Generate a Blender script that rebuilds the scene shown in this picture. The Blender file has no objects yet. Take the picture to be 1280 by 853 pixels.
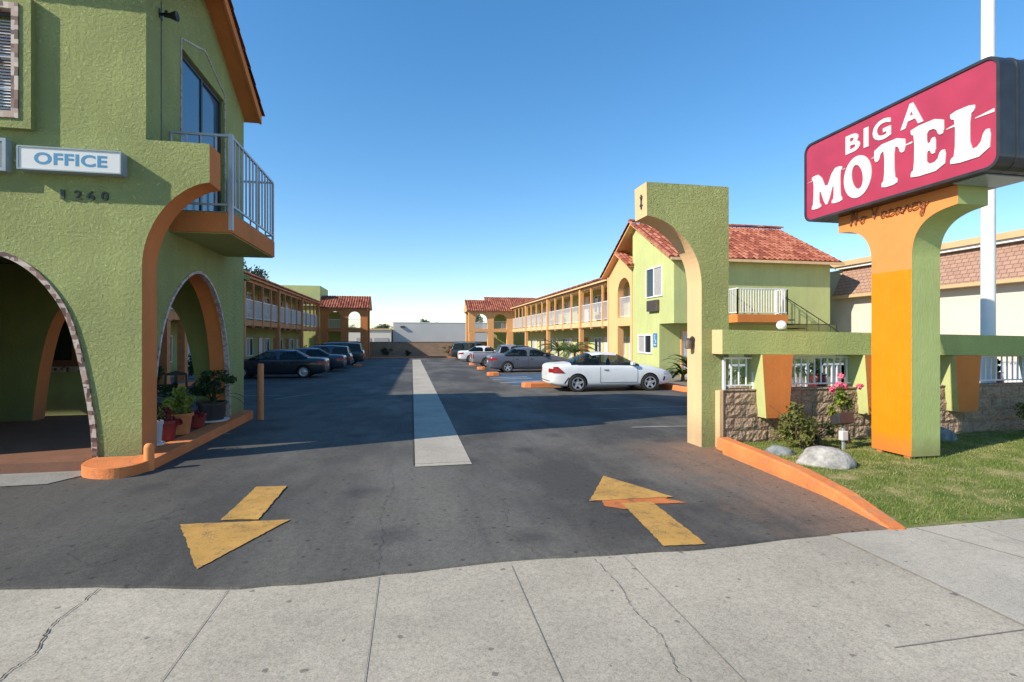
import bpy, bmesh, math, random
from mathutils import Vector, Matrix
from mathutils.geometry import tessellate_polygon
from mathutils.bvhtree import BVHTree
random.seed(7)
S = bpy.context.scene
C = S.collection
PI = math.pi
R = math.radians

def gz(y):
    """height of the gently falling car park at depth y"""
    return 0.0 if y < 7 else -.009 * (min(y, 62) - 7)

# ------------------------------------------------------------------ materials
class NT:
    def __init__(s, name):
        m = bpy.data.materials.new(name); m.use_nodes = True
        s.m = m; s.t = m.node_tree; s.n = s.t.nodes; s.l = s.t.links
        s.b = s.n['Principled BSDF']
        s.pos = s.n.new('ShaderNodeNewGeometry').outputs['Position']
    def link(s, a, b): s.l.new(a, b)
    def noise(s, scale, detail=4, rough=.55, vec=None, dist=0):
        n = s.n.new('ShaderNodeTexNoise'); n.inputs['Scale'].default_value = scale
        n.inputs['Detail'].default_value = detail; n.inputs['Roughness'].default_value = rough
        n.inputs['Distortion'].default_value = dist
        s.link(vec or s.pos, n.inputs['Vector']); return n.outputs['Fac']
    def voro(s, scale, feature='F1', out='Distance', vec=None, rnd=1, dim='3D'):
        n = s.n.new('ShaderNodeTexVoronoi'); n.feature = feature; n.voronoi_dimensions = dim
        n.inputs['Scale'].default_value = scale; n.inputs['Randomness'].default_value = rnd
        s.link(vec or s.pos, n.inputs['Vector']); return n.outputs[out]
    def ramp(s, fac, stops):
        n = s.n.new('ShaderNodeValToRGB'); e = n.color_ramp.elements
        while len(e) < len(stops): e.new(.5)
        for k, (p, c) in enumerate(stops):
            e[k].position = p
            e[k].color = (c, c, c, 1) if isinstance(c, (int, float)) else (*c, 1)
        s.link(fac, n.inputs['Fac']); return n.outputs['Color']
    def mix(s, fac, a, b, mode='MIX'):
        n = s.n.new('ShaderNodeMix'); n.data_type = 'RGBA'; n.blend_type = mode
        for sock, v in ((n.inputs['Factor'], fac), (n.inputs['A'], a), (n.inputs['B'], b)):
            if isinstance(v, (int, float)): sock.default_value = v if sock.type == 'VALUE' else (v, v, v, 1)
            elif isinstance(v, tuple): sock.default_value = (*v, 1)
            else: s.link(v, sock)
        return n.outputs['Result']
    def math(s, op, a, b=0.0, clamp=False):
        n = s.n.new('ShaderNodeMath'); n.operation = op; n.use_clamp = clamp
        for k, v in enumerate((a, b)):
            if isinstance(v, (int, float)): n.inputs[k].default_value = v
            else: s.link(v, n.inputs[k])
        return n.outputs[0]
    def mapv(s, scale=(1, 1, 1), rot=(0, 0, 0), loc=(0, 0, 0)):
        n = s.n.new('ShaderNodeMapping'); n.inputs['Scale'].default_value = scale
        n.inputs['Rotation'].default_value = rot; n.inputs['Location'].default_value = loc
        s.link(s.pos, n.inputs['Vector']); return n.outputs['Vector']
    def xyz(s):
        n = s.n.new('ShaderNodeSeparateXYZ'); s.link(s.pos, n.inputs[0]); return n.outputs
    def bump(s, h, strength=.5, dist=.02, prev=None):
        n = s.n.new('ShaderNodeBump'); n.inputs['Strength'].default_value = strength
        n.inputs['Distance'].default_value = dist; s.link(h, n.inputs['Height'])
        if prev: s.link(prev, n.inputs['Normal'])
        return n.outputs['Normal']
    def done(s, col=None, rough=.85, normal=None, spec=None, metal=0):
        if col is not None:
            if isinstance(col, tuple): s.b.inputs['Base Color'].default_value = (*col, 1)
            else: s.link(col, s.b.inputs['Base Color'])
        if isinstance(rough, (int, float)): s.b.inputs['Roughness'].default_value = rough
        else: s.link(rough, s.b.inputs['Roughness'])
        if normal: s.link(normal, s.b.inputs['Normal'])
        if spec is not None: s.b.inputs['Specular IOR Level'].default_value = spec
        s.b.inputs['Metallic'].default_value = metal
        return s.m

def sc(c, k): return tuple(min(1, v * k) for v in c)

def plain(name, col, rough=.6, var=.15, vs=3, bump=0, bs=60, metal=0, spec=.5):
    t = NT(name)
    f = t.ramp(t.noise(vs, 5), [(.3, 0), (.7, 1)])
    c = t.mix(f, sc(col, 1 - var), sc(col, 1 + var))
    nm = t.bump(t.noise(bs, 3), bump, .01) if bump else None
    return t.done(c, rough, nm, spec, metal)

def stucco(name, col, scale=16, strength=.8, dist=.03, var=.12):
    t = NT(name)
    f = t.ramp(t.noise(.9, 6, .6), [(.3, 0), (.7, 1)])
    c = t.mix(f, sc(col, 1 - var), sc(col, 1 + var))
    streak = t.ramp(t.noise(2.2, 5, .65, t.mapv((2.2, 2.2, .35))), [(.35, 1), (.62, 0)])
    c = t.mix(t.math('MULTIPLY', streak, .22), c, sc((col[0]*.6+.03, col[1]*.58+.03, col[2]*.6+.03), 1))
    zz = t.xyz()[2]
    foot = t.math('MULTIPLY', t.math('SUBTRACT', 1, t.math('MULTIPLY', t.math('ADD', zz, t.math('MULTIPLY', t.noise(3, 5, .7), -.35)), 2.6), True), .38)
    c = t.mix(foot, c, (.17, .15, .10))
    c = t.mix(t.ramp(t.noise(3.3, 7, .75, t.mapv((1, 1, 1), (0, 0, 0), (5, 9, 2))), [(.58, 0), (.72, .22)]), c, sc(col, 1.5))
    h1 = t.ramp(t.noise(scale * 1.7, 9, .74), [(.36, 0), (.60, 1)])
    h2 = t.noise(scale * 4.5, 4, .6)
    h = t.math('ADD', t.math('MULTIPLY', h1, .7), t.math('MULTIPLY', h2, .4))
    return t.done(c, .93, t.bump(h, strength, dist), .2)

M = {}
M['green'] = stucco('green stucco', (.50, .56, .225), 12, 1.0, .042, .13)
M['green2'] = stucco('pale green render', (.49, .53, .225), 26, .35, .012, .07)
M['green3'] = stucco('green render beam', (.45, .52, .19), 20, .8, .02)
M['green_shaded'] = stucco('shaded green wing render', (.36, .39, .15), 26, .3, .01)  # same wing green made darker, the left side's shade put into the colour
M['orange'] = stucco('orange stucco', (.62, .215, .055), 26, .45, .012)
M['orange_left'] = stucco('burnt orange stucco', (.60, .215, .07), 26, .4, .01)
M['peach'] = stucco('peach painted render', (.74, .50, .27), 30, .4, .01, .05)
M['peach2'] = stucco('pale orange render', (.80, .47, .21), 30, .3, .01, .05)
def brushed(name, col, fade):
    t = NT(name)
    c = t.mix(t.ramp(t.noise(1.6, 6, .7), [(.35, 0), (.7, 1)]), sc(col, .90), sc(col, 1.04))
    c = t.mix(t.ramp(t.noise(9, 5, .6, t.mapv((1, 1, .12))), [(.5, 0), (.75, .22)]), c, fade)
    z = t.xyz()[2]
    foot = t.math('MULTIPLY', t.math('SUBTRACT', 1, t.math('MULTIPLY', t.math('ADD', z, t.math('MULTIPLY', t.noise(6, 6, .8), -.3)), 4), True), .5)
    c = t.mix(foot, c, (.20, .13, .06))
    chips = t.ramp(t.noise(13, 6, .8), [(.66, 0), (.69, .6)])
    c = t.mix(chips, c, fade)
    return t.done(c, .6, t.bump(t.math('ADD', t.noise(50, 4, .6, t.mapv((1, 1, .25))), t.noise(7, 5)), .35, .012), .4)
M['bright'] = brushed('fresh orange gloss paint', (.92, .235, .0), (.80, .27, .05))
M['oldorange'] = plain('light orange paint', (.74, .25, .065), .75, .05, 4, .1, 40)
M['pillargreen'] = brushed('sage green paint', (.43, .50, .18), (.36, .40, .20))
M['wood'] = plain('orange painted timber', (.56, .22, .08), .7, .15, 5, .1, 40)  # darker of two copies, the left wing's shade is in the colour
M['wood_sunlit'] = plain('sunlit orange painted timber', (.74, .38, .15), .7, .08, 5, .1, 40)  # lighter copy of that timber paint, sunlight put into the colour
M['white'] = plain('white paint', (.78, .78, .76), .5, .04, 5)
M['rail'] = plain('white painted steel', (.74, .74, .76), .4, .05, 5)
M['railgrey'] = plain('grey painted steel', (.42, .44, .47), .4, .05, 5)
M['darkmetal'] = plain('dark painted metal', (.035, .035, .04), .45, .2, 8)
M['black'] = plain('black plastic', (.012, .012, .014), .5, .2, 8)
M['cabinet'] = plain('black sign cabinet', (.03, .03, .034), .38, .3, 6, .05, 12)
M['signred'] = plain('crimson acrylic', (.37, .034, .072), .45, .12, 2.2)
M['signwhite'] = plain('white lettering', (.68, .68, .65), .45, .03, 3)
M['signblue'] = plain('blue lettering', (.05, .24, .42), .5, .05, 3)
M['signframe'] = plain('aluminium sign frame', (.30, .36, .40), .4, .1, 5)
M['number'] = plain('dark house number', (.035, .045, .03), .5, .1, 5)
M['grille'] = plain('brown grille', (.12, .095, .075), .6, .2, 5)
M['vent'] = plain('grey vent grille', (.20, .21, .20), .6, .2, 5)
M['blind'] = plain('white blinds', (.60, .63, .66), .6, .05, 5)
M['doorwhite'] = plain('white door', (.62, .64, .66), .5, .05, 5)
M['doorbrown'] = plain('brown door', (.20, .07, .035), .5, .1, 5)
M['curtain'] = plain('grey curtain', (.34, .33, .32), .8, .15, 9)
M['ceil'] = plain('cream soffit', (.52, .46, .32), .8, .08, 5)
M['cream'] = plain('cream stucco wall', (.62, .555, .475), .9, .03, .6, .15, 50)
M['tan'] = plain('tan coping', (.55, .38, .20), .8, .08, 2)
M['warehouse'] = plain('grey warehouse cladding', (.46, .445, .43), .8, .05, .4)
M['green_in_shade'] = stucco('shaded arcade green', (.20, .225, .075), 26, .3, .01)  # facade green darkened, the arcade's shade put into the colour
M['terra'] = plain('red brown paved floor', (.20, .09, .05), .7, .15, 3, .2, 25)
M['terrapot'] = plain('terracotta', (.48, .17, .06), .8, .12, 12, .2, 60)
M['redpot'] = plain('red glazed pot', (.20, .022, .022), .4, .1, 6)
M['blackpot'] = plain('black nursery pot', (.02, .02, .022), .5, .1, 6)
M['trunk'] = plain('bark', (.10, .065, .04), .9, .25, 9, .5, 40)
M['yellow'] = None
M['tyre'] = plain('tyre rubber', (.018, .018, .018), .8, .1, 9)
M['alloy'] = plain('silver wheel', (.55, .56, .58), .35, .05, 6, metal=.6)
M['well'] = plain('wheel well', (.008, .008, .008), .9, .1, 6)
M['chrome'] = plain('bright trim', (.6, .6, .6), .25, .05, 6, metal=.8)
M['plate'] = plain('number plate', (.55, .56, .58), .5, .05, 6)
M['taillight'] = plain('red lamp lens', (.30, .012, .012), .2, .1, 6)
M['headlight'] = plain('clear lamp lens', (.50, .52, .55), .15, .05, 6)
M['skyblue'] = plain('blue sign paint', (.03, .18, .50), .5, .05, 6)
M['pink'] = plain('pink petals', (.80, .16, .26), .7, .15, 30)
M['redflower'] = plain('deep red flowers', (.16, .012, .014), .7, .3, 30)
M['globe'] = plain('white globe glass', (.88, .87, .84), .3, .02, 3)
M['script'] = plain('rusty neon tubing', (.24, .075, .02), .5, .3, 30)

def glass(name, col, rough=.06, ior=1.6):
    t = NT(name); t.b.inputs['IOR'].default_value = ior
    f = t.noise(1.3, 2)
    nm = t.bump(f, .05, .02)
    return t.done(col, rough, nm, .6)
M['glass'] = glass('dark window glass', (.02, .026, .032))
M['glassblue'] = glass('sky reflecting door glass', (.03, .075, .135), .08, 1.9)
def seethrough():
    t = NT('tinted see-through car glass'); t.done((.012, .018, .018), .04, None, .6); t.b.inputs['IOR'].default_value = 1.6
    tr = t.n.new('ShaderNodeBsdfTransparent'); tr.inputs['Color'].default_value = (.50, .58, .55, 1)
    mx = t.n.new('ShaderNodeMixShader'); mx.inputs[0].default_value = .62
    t.link(t.b.outputs[0], mx.inputs[1]); t.link(tr.outputs[0], mx.inputs[2]); t.link(mx.outputs[0], t.n['Material Output'].inputs['Surface'])
    return t.m
M['carglass'] = seethrough()
M['carglass_opaque'] = glass('tinted car glass', (.012, .018, .018), .05, 1.7)

def carpaint(name, col, rough=.3, coat=.6):
    t = NT(name); t.b.inputs['Coat Weight'].default_value = coat
    t.b.inputs['Coat Roughness'].default_value = .06
    z = t.xyz()[2]
    dirt = t.ramp(t.noise(4, 4), [(.4, 0), (.8, .12)])
    return t.done(t.mix(dirt, col, (.2, .18, .16)), rough, None, .5)
M['cwhite'] = carpaint('white car paint', (.76, .78, .79))
M['cgrey'] = carpaint('slate grey car paint', (.085, .095, .13))
M['csilver'] = carpaint('silver grey truck paint', (.24, .245, .28))
M['cblack'] = carpaint('black car paint', (.014, .018, .026))
M['cnavy'] = carpaint('navy car paint', (.02, .03, .055))
M['cteal'] = carpaint('dark teal car paint', (.016, .045, .05))
M['cpale'] = carpaint('pale silver trim paint', (.34, .36, .40))

def tile_mat(name, c1, c2, c3):
    t = NT(name)
    at = t.n.new('ShaderNodeAttribute'); at.attribute_name = 'tone'
    c = t.ramp(at.outputs['Fac'], [(0, c1), (.5, c2), (1, c3)])
    c = t.mix(t.ramp(t.noise(6, 4), [(.4, 0), (.75, .45)]), c, sc(c1, .55))
    return t.done(c, .85, t.bump(t.noise(60, 3), .3, .01), .2)
M['tile'] = tile_mat('clay roof tile', (.20, .055, .036), (.36, .115, .07), (.47, .19, .12))

def shingle():
    t = NT('pinkish concrete roof tile')
    br = t.n.new('ShaderNodeTexBrick'); x, y, z = t.xyz()
    cb = t.n.new('ShaderNodeCombineXYZ'); t.link(y, cb.inputs[0]); t.link(z, cb.inputs[1])
    t.link(cb.outputs[0], br.inputs['Vector'])
    br.inputs['Scale'].default_value = 1; br.inputs['Brick Width'].default_value = .24; br.inputs['Row Height'].default_value = .15
    br.inputs['Mortar Size'].default_value = .012
    br.inputs['Color1'].default_value = (.40, .25, .185, 1); br.inputs['Color2'].default_value = (.345, .21, .155, 1)
    br.inputs['Mortar'].default_value = (.20, .12, .09, 1)
    return t.done(br.outputs['Color'], .9, t.bump(t.math('MULTIPLY', br.outputs['Fac'], -1), .6, .02), .2)
M['shingle'] = shingle()

def blockmat():
    t = NT('split face block')
    f = t.noise(7, 6, .65)
    c = t.ramp(f, [(.3, (.27, .19, .13)), (.5, (.37, .265, .185)), (.72, (.46, .34, .24))])
    h = t.math('ADD', t.noise(9, 6, .7), t.math('MULTIPLY', t.voro(22), .5))
    return t.done(c, .95, t.bump(h, 1, .05), .1)
M['block'] = blockmat()
def farblock():
    t = NT('far block wall')
    br = t.n.new('ShaderNodeTexBrick'); x, y, z = t.xyz()
    cb = t.n.new('ShaderNodeCombineXYZ'); t.link(x, cb.inputs[0]); t.link(z, cb.inputs[1]); t.link(cb.outputs[0], br.inputs['Vector'])
    br.inputs['Scale'].default_value = 1; br.inputs['Brick Width'].default_value = .4; br.inputs['Row Height'].default_value = .2
    br.inputs['Mortar Size'].default_value = .012
    br.inputs['Color1'].default_value = (.36, .25, .17, 1); br.inputs['Color2'].default_value = (.29, .20, .14, 1); br.inputs['Mortar'].default_value = (.2, .14, .1, 1)
    return t.done(br.outputs['Color'], .95)
M['farblock'] = farblock()

def mosaic(name, cols, scale):
    t = NT(name)
    v = t.voro(scale, 'F1', 'Color', None, .25)
    sp = t.n.new('ShaderNodeSeparateColor'); t.link(v, sp.inputs[0])
    st = [(k / len(cols), c) for k, c in enumerate(cols)]
    n = t.ramp(sp.outputs[0], st); n.node.color_ramp.interpolation = 'CONSTANT'
    return t.done(n, .6)
M['mosaic'] = mosaic('mosaic tile trim', [(.42, .30, .24), (.10, .05, .04), (.55, .45, .38), (.22, .12, .09), (.48, .38, .33)], 17)
M['mosaic2'] = mosaic('small mosaic trim', [(.40, .36, .34), (.30, .22, .20), (.46, .44, .42)], 26)

def asphalt():
    t = NT('worn asphalt')
    x, y, z = t.xyz()
    big = t.ramp(t.noise(.55, 6, .62, t.mapv((1.1, .5, 1))), [(.42, 0), (.60, 1)])
    c = t.mix(big, (.064, .060, .058), (.135, .127, .119))
    # newer, blacker overlay towards the left of the entrance
    edge = t.math('ADD', x, t.math('MULTIPLY', t.noise(1.1, 5), 1.4))
    left = t.ramp(t.math('MULTIPLY', t.math('ADD', edge, 2.6), .4, True), [(0, 1), (.9, 0)])
    c = t.mix(t.math('MULTIPLY', left, .6), c, (.060, .057, .058))
    cx = t.math('SUBTRACT', 1, t.math('MULTIPLY', t.math('ABSOLUTE', t.math('SUBTRACT', t.math('ADD', x, t.math('MULTIPLY', t.noise(1.4, 5), .9)), .55)), .62), True)
    cy = t.math('MULTIPLY', t.math('SUBTRACT', 9.5, y), .35, True)
    c = t.mix(t.math('MULTIPLY', t.math('MULTIPLY', cx, cy), .62), c, (.155, .146, .136))
    # brown silt along the right kerb
    rx = t.math('MULTIPLY', t.math('SUBTRACT', t.math('ADD', x, t.math('MULTIPLY', t.noise(2.1, 6, .7), 1.9)), 4.0), .9, True)
    ry = t.math('MULTIPLY', t.math('SUBTRACT', 8.2, y), 1, True)
    silt = t.math('MULTIPLY', t.math('MULTIPLY', rx, ry), .9)
    c = t.mix(silt, c, (.25, .155, .11))
    streak = t.ramp(t.noise(1.5, 5, .6, t.mapv((2.5, .22, 1))), [(.52, 0), (.75, .5)])
    c = t.mix(streak, c, (.050, .050, .055))
    pale = t.ramp(t.noise(.35, 5, .6, t.mapv((1, 1, 1), (0, 0, 0), (13, 4, 0))), [(.55, 0), (.8, .5)])
    c = t.mix(pale, c, (.15, .145, .138))
    fine = t.noise(150, 3, .7)
    c = t.mix(1.0, c, t.ramp(fine, [(.28, .30), (.5, .62), (.72, 1.0)]), 'MULTIPLY')
    c = t.mix(1.0, c, t.ramp(t.noise(22, 6, .75), [(.3, .62), (.5, .85), (.7, 1.0)]), 'MULTIPLY')
    c = t.mix(1.0, c, (1.80, 1.78, 1.64), 'MULTIPLY')
    grit = t.ramp(t.voro(38, dim='2D'), [(.0, 1), (.10, 0)])
    c = t.mix(t.math('MULTIPLY', grit, .30), c, (.22, .21, .20))
    oil = t.ramp(t.math('ADD', t.voro(.55, dim='2D'), t.math('MULTIPLY', t.noise(5, 5, .7), .22)), [(.14, 1), (.26, 0)])
    c = t.mix(t.math('MULTIPLY', oil, .55), c, (.035, .034, .036))
    spots = t.ramp(t.voro(2.6, dim='2D'), [(.035, 1), (.06, 0)])
    c = t.mix(t.math('MULTIPLY', spots, .6), c, (.018, .018, .02))
    wv = t.n.new('ShaderNodeVectorMath'); wv.operation = 'ADD'
    nz = t.n.new('ShaderNodeTexNoise'); nz.inputs['Scale'].default_value = 1.7; nz.inputs['Detail'].default_value = 5; t.link(t.pos, nz.inputs['Vector'])
    t.link(t.pos, wv.inputs[0]); t.link(nz.outputs['Color'], wv.inputs[1])
    ck = t.voro(.55, 'DISTANCE_TO_EDGE', 'Distance', wv.outputs[0], dim='2D')
    crack = t.ramp(ck, [(0, 1), (.006, 0)])
    c = t.mix(t.math('MULTIPLY', crack, t.ramp(t.noise(.7, 3), [(.45, 0), (.62, .55)])), c, (.016, .016, .018))
    h = t.math('ADD', t.math('MULTIPLY', fine, .6), t.noise(12, 5, .6))
    return t.done(c, t.ramp(t.noise(1.3, 4), [(.3, .72), (.7, .92)]), t.bump(h, .45, .012), .35)
M['asphalt'] = asphalt()

def concrete(name, base, spotk=1, gum=True):
    t = NT(name)
    c = t.mix(t.ramp(t.noise(.7, 7, .65), [(.3, 0), (.7, 1)]), sc(base, .78), sc(base, 1.12))
    c = t.mix(t.ramp(t.noise(5, 6, .7), [(.45, 0), (.8, .5)]), c, sc(base, .72))
    fine = t.noise(120, 3, .7)
    c = t.mix(1.0, c, t.ramp(fine, [(.30, .50), (.5, .84), (.66, 1.0)]), 'MULTIPLY')
    c = t.mix(1.0, c, t.ramp(t.noise(26, 6, .75), [(.32, .72), (.5, .92), (.66, 1.0)]), 'MULTIPLY')
    c = t.mix(1.0, c, (1.40, 1.375, 1.305), 'MULTIPLY')
    pits = t.ramp(t.voro(34, dim='2D'), [(.05, 1), (.13, 0)])
    pm = t.ramp(t.noise(1.6, 3), [(.45, 0), (.65, 1)])
    c = t.mix(t.math('MULTIPLY', t.math('MULTIPLY', pits, pm), .45 * spotk), c, (.12, .11, .10))
    if gum:
        wn = t.n.new('ShaderNodeTexNoise'); wn.inputs['Scale'].default_value = 26; t.link(t.pos, wn.inputs['Vector'])
        wv = t.n.new('ShaderNodeVectorMath'); wv.operation = 'MULTIPLY_ADD'; t.link(wn.outputs['Color'], wv.inputs[0]); wv.inputs[1].default_value = (.035, .035, 0); t.link(t.pos, wv.inputs[2])
        d = t.voro(4.2, 'F1', 'Distance', wv.outputs[0], dim='2D'); cc = t.voro(4.2, 'F1', 'Color', wv.outputs[0], dim='2D')
        sp = t.n.new('ShaderNodeSeparateColor'); t.link(cc, sp.inputs[0])
        rad = t.math('MULTIPLY', t.math('MULTIPLY', sp.outputs[0], t.math('ADD', t.noise(40, 3), .5)), .085)
        on = t.math('MULTIPLY', t.math('LESS_THAN', d, rad), t.math('GREATER_THAN', sp.outputs[1], .62))
        c = t.mix(t.math('MULTIPLY', on, .62), c, (.085, .075, .068))
        stain = t.ramp(t.noise(1.5, 6, .7, t.mapv((2.0, .8, 1), (0, 0, .5), (3, 8, 0))), [(.60, 0), (.78, .45)])
        c = t.mix(stain, c, (.17, .145, .115))
    h = t.math('ADD', t.math('MULTIPLY', fine, .5), t.noise(9, 5, .6))
    c = t.mix(t.ramp(t.noise(.45, 6, .6, t.mapv((1, 1, 1), (0, 0, 0), (7, 2, 0))), [(.5, 0), (.75, .4)]), c, sc(base, .62))
    c = t.mix(t.ramp(t.noise(11, 4, .8), [(.62, 0), (.72, .5)]), c, sc(base, .6))
    return t.done(c, .9, t.bump(h, .35, .008), .25)
M['walk'] = concrete('pale concrete pavement', (.40, .365, .305))
M['walk2'] = concrete('newer pale concrete', (.43, .40, .345))
M['gutter'] = concrete('concrete gutter', (.42, .39, .34), 1, False)
M['slab'] = concrete('grey concrete slab', (.26, .255, .245), 1, False)
M['street'] = plain('street asphalt', (.06, .06, .06), .9, .15, 1, .4, 90)
M['dirt'] = plain('bare ground', (.20, .17, .13), .95, .15, .4, .3, 20)
M['crack'] = plain('open crack', (.045, .040, .036), .95, .2, 9)
M['joint'] = plain('control joint', (.24, .215, .18), .95, .2, 9)

def roadpaint(name, col, wear=.5):
    t = NT(name)
    w = t.ramp(t.math('ADD', t.math('MULTIPLY', t.noise(6, 6, .75), .55), t.math('MULTIPLY', t.noise(70, 3, .7), .45)), [(.50, 0), (.62, wear)])
    c = t.mix(t.ramp(t.noise(2.5, 4), [(.35, 0), (.7, 1)]), sc(col, .82), sc(col, 1.08))
    c = t.mix(w, c, (.10, .085, .06))
    return t.done(c, .85, t.bump(t.noise(90, 3), .4, .006), .25)
M['yellow'] = roadpaint('yellow road paint', (.50, .285, .075), .75)
M['orangepaint'] = roadpaint('orange road paint', (.55, .17, .05), .8)
M['linewhite'] = roadpaint('worn white line', (.30, .29, .27), .9)
M['linepale'] = roadpaint('pale blue line', (.33, .38, .44), .8)
M['bluepaint'] = roadpaint('blue bay paint', (.06, .12, .20), .8)
M['patch'] = roadpaint('black tar patch', (.024, .025, .03), .25)
def kerbm():
    t = NT('orange painted kerb')
    c = t.mix(t.ramp(t.noise(2.5, 6, .7), [(.35, 0), (.7, 1)]), (.60, .185, .06), (.74, .25, .085))
    w = t.ramp(t.math('ADD', t.math('MULTIPLY', t.noise(9, 7, .75), .6), t.math('MULTIPLY', t.noise(55, 4, .7), .4)), [(.55, 0), (.60, .8)])
    c = t.mix(w, c, (.40, .30, .23))
    sc_ = t.ramp(t.noise(5, 6, .75, t.mapv((1, .5, 6))), [(.58, 0), (.75, .55)])
    c = t.mix(sc_, c, (.12, .07, .045))
    return t.done(c, .88, t.bump(t.math('ADD', t.noise(18, 6, .7), t.math('MULTIPLY', w, -.4)), .7, .02), .2)
M['kerb'] = kerbm()

def rockm(name, col):
    t = NT(name)
    c = t.mix(t.ramp(t.noise(7, 6, .7), [(.35, 0), (.65, 1)]), sc(col, .6), sc(col, 1.2))
    c = t.mix(t.ramp(t.voro(9), [(.1, .5), (.4, 0)]), c, sc(col, .45))
    return t.done(c, .9, t.bump(t.noise(14, 6, .7), .8, .03), .2)
M['rock'] = rockm('pale granite', (.42, .40, .37))
M['rock2'] = rockm('grey granite', (.24, .26, .26))

def leafm(name, c1, c2, trans=.25):
    t = NT(name)
    at = t.n.new('ShaderNodeAttribute'); at.attribute_name = 'tone'
    c = t.ramp(at.outputs['Fac'], [(0, c1), (1, c2)])
    t.done(c, .55, None, .3)
    t.b.inputs['Subsurface Weight'].default_value = 0
    tr = t.n.new('ShaderNodeBsdfTranslucent'); t.link(c, tr.inputs['Color'])
    mx = t.n.new('ShaderNodeMixShader'); mx.inputs[0].default_value = trans
    t.link(t.b.outputs[0], mx.inputs[1]); t.link(tr.outputs[0], mx.inputs[2])
    t.link(mx.outputs[0], t.n['Material Output'].inputs['Surface'])
    return t.m
M['leaf'] = leafm('shrub leaves', (.04, .06, .012), (.25, .25, .07))
M['leafyel'] = leafm('yellow green leaves', (.07, .12, .015), (.30, .36, .05))
M['leafdark'] = leafm('dark leaves', (.012, .03, .010), (.05, .09, .025))
M['palm'] = leafm('palm leaves', (.035, .07, .02), (.13, .19, .05))
M['farleaf'] = leafm('distant tree leaves', (.04, .06, .03), (.10, .13, .07))
M['grassblade'] = leafm('grass blades', (.095, .19, .022), (.42, .42, .15), .35)
def lawnm():
    t = NT('lawn soil and thatch')
    f = t.noise(2.2, 6, .65)
    c = t.ramp(f, [(.35, (.08, .13, .025)), (.52, (.17, .19, .06)), (.64, (.36, .30, .15))])
    return t.done(c, .95, t.bump(t.noise(70, 4), .8, .02), .1)
M['lawn'] = lawnm()

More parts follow.
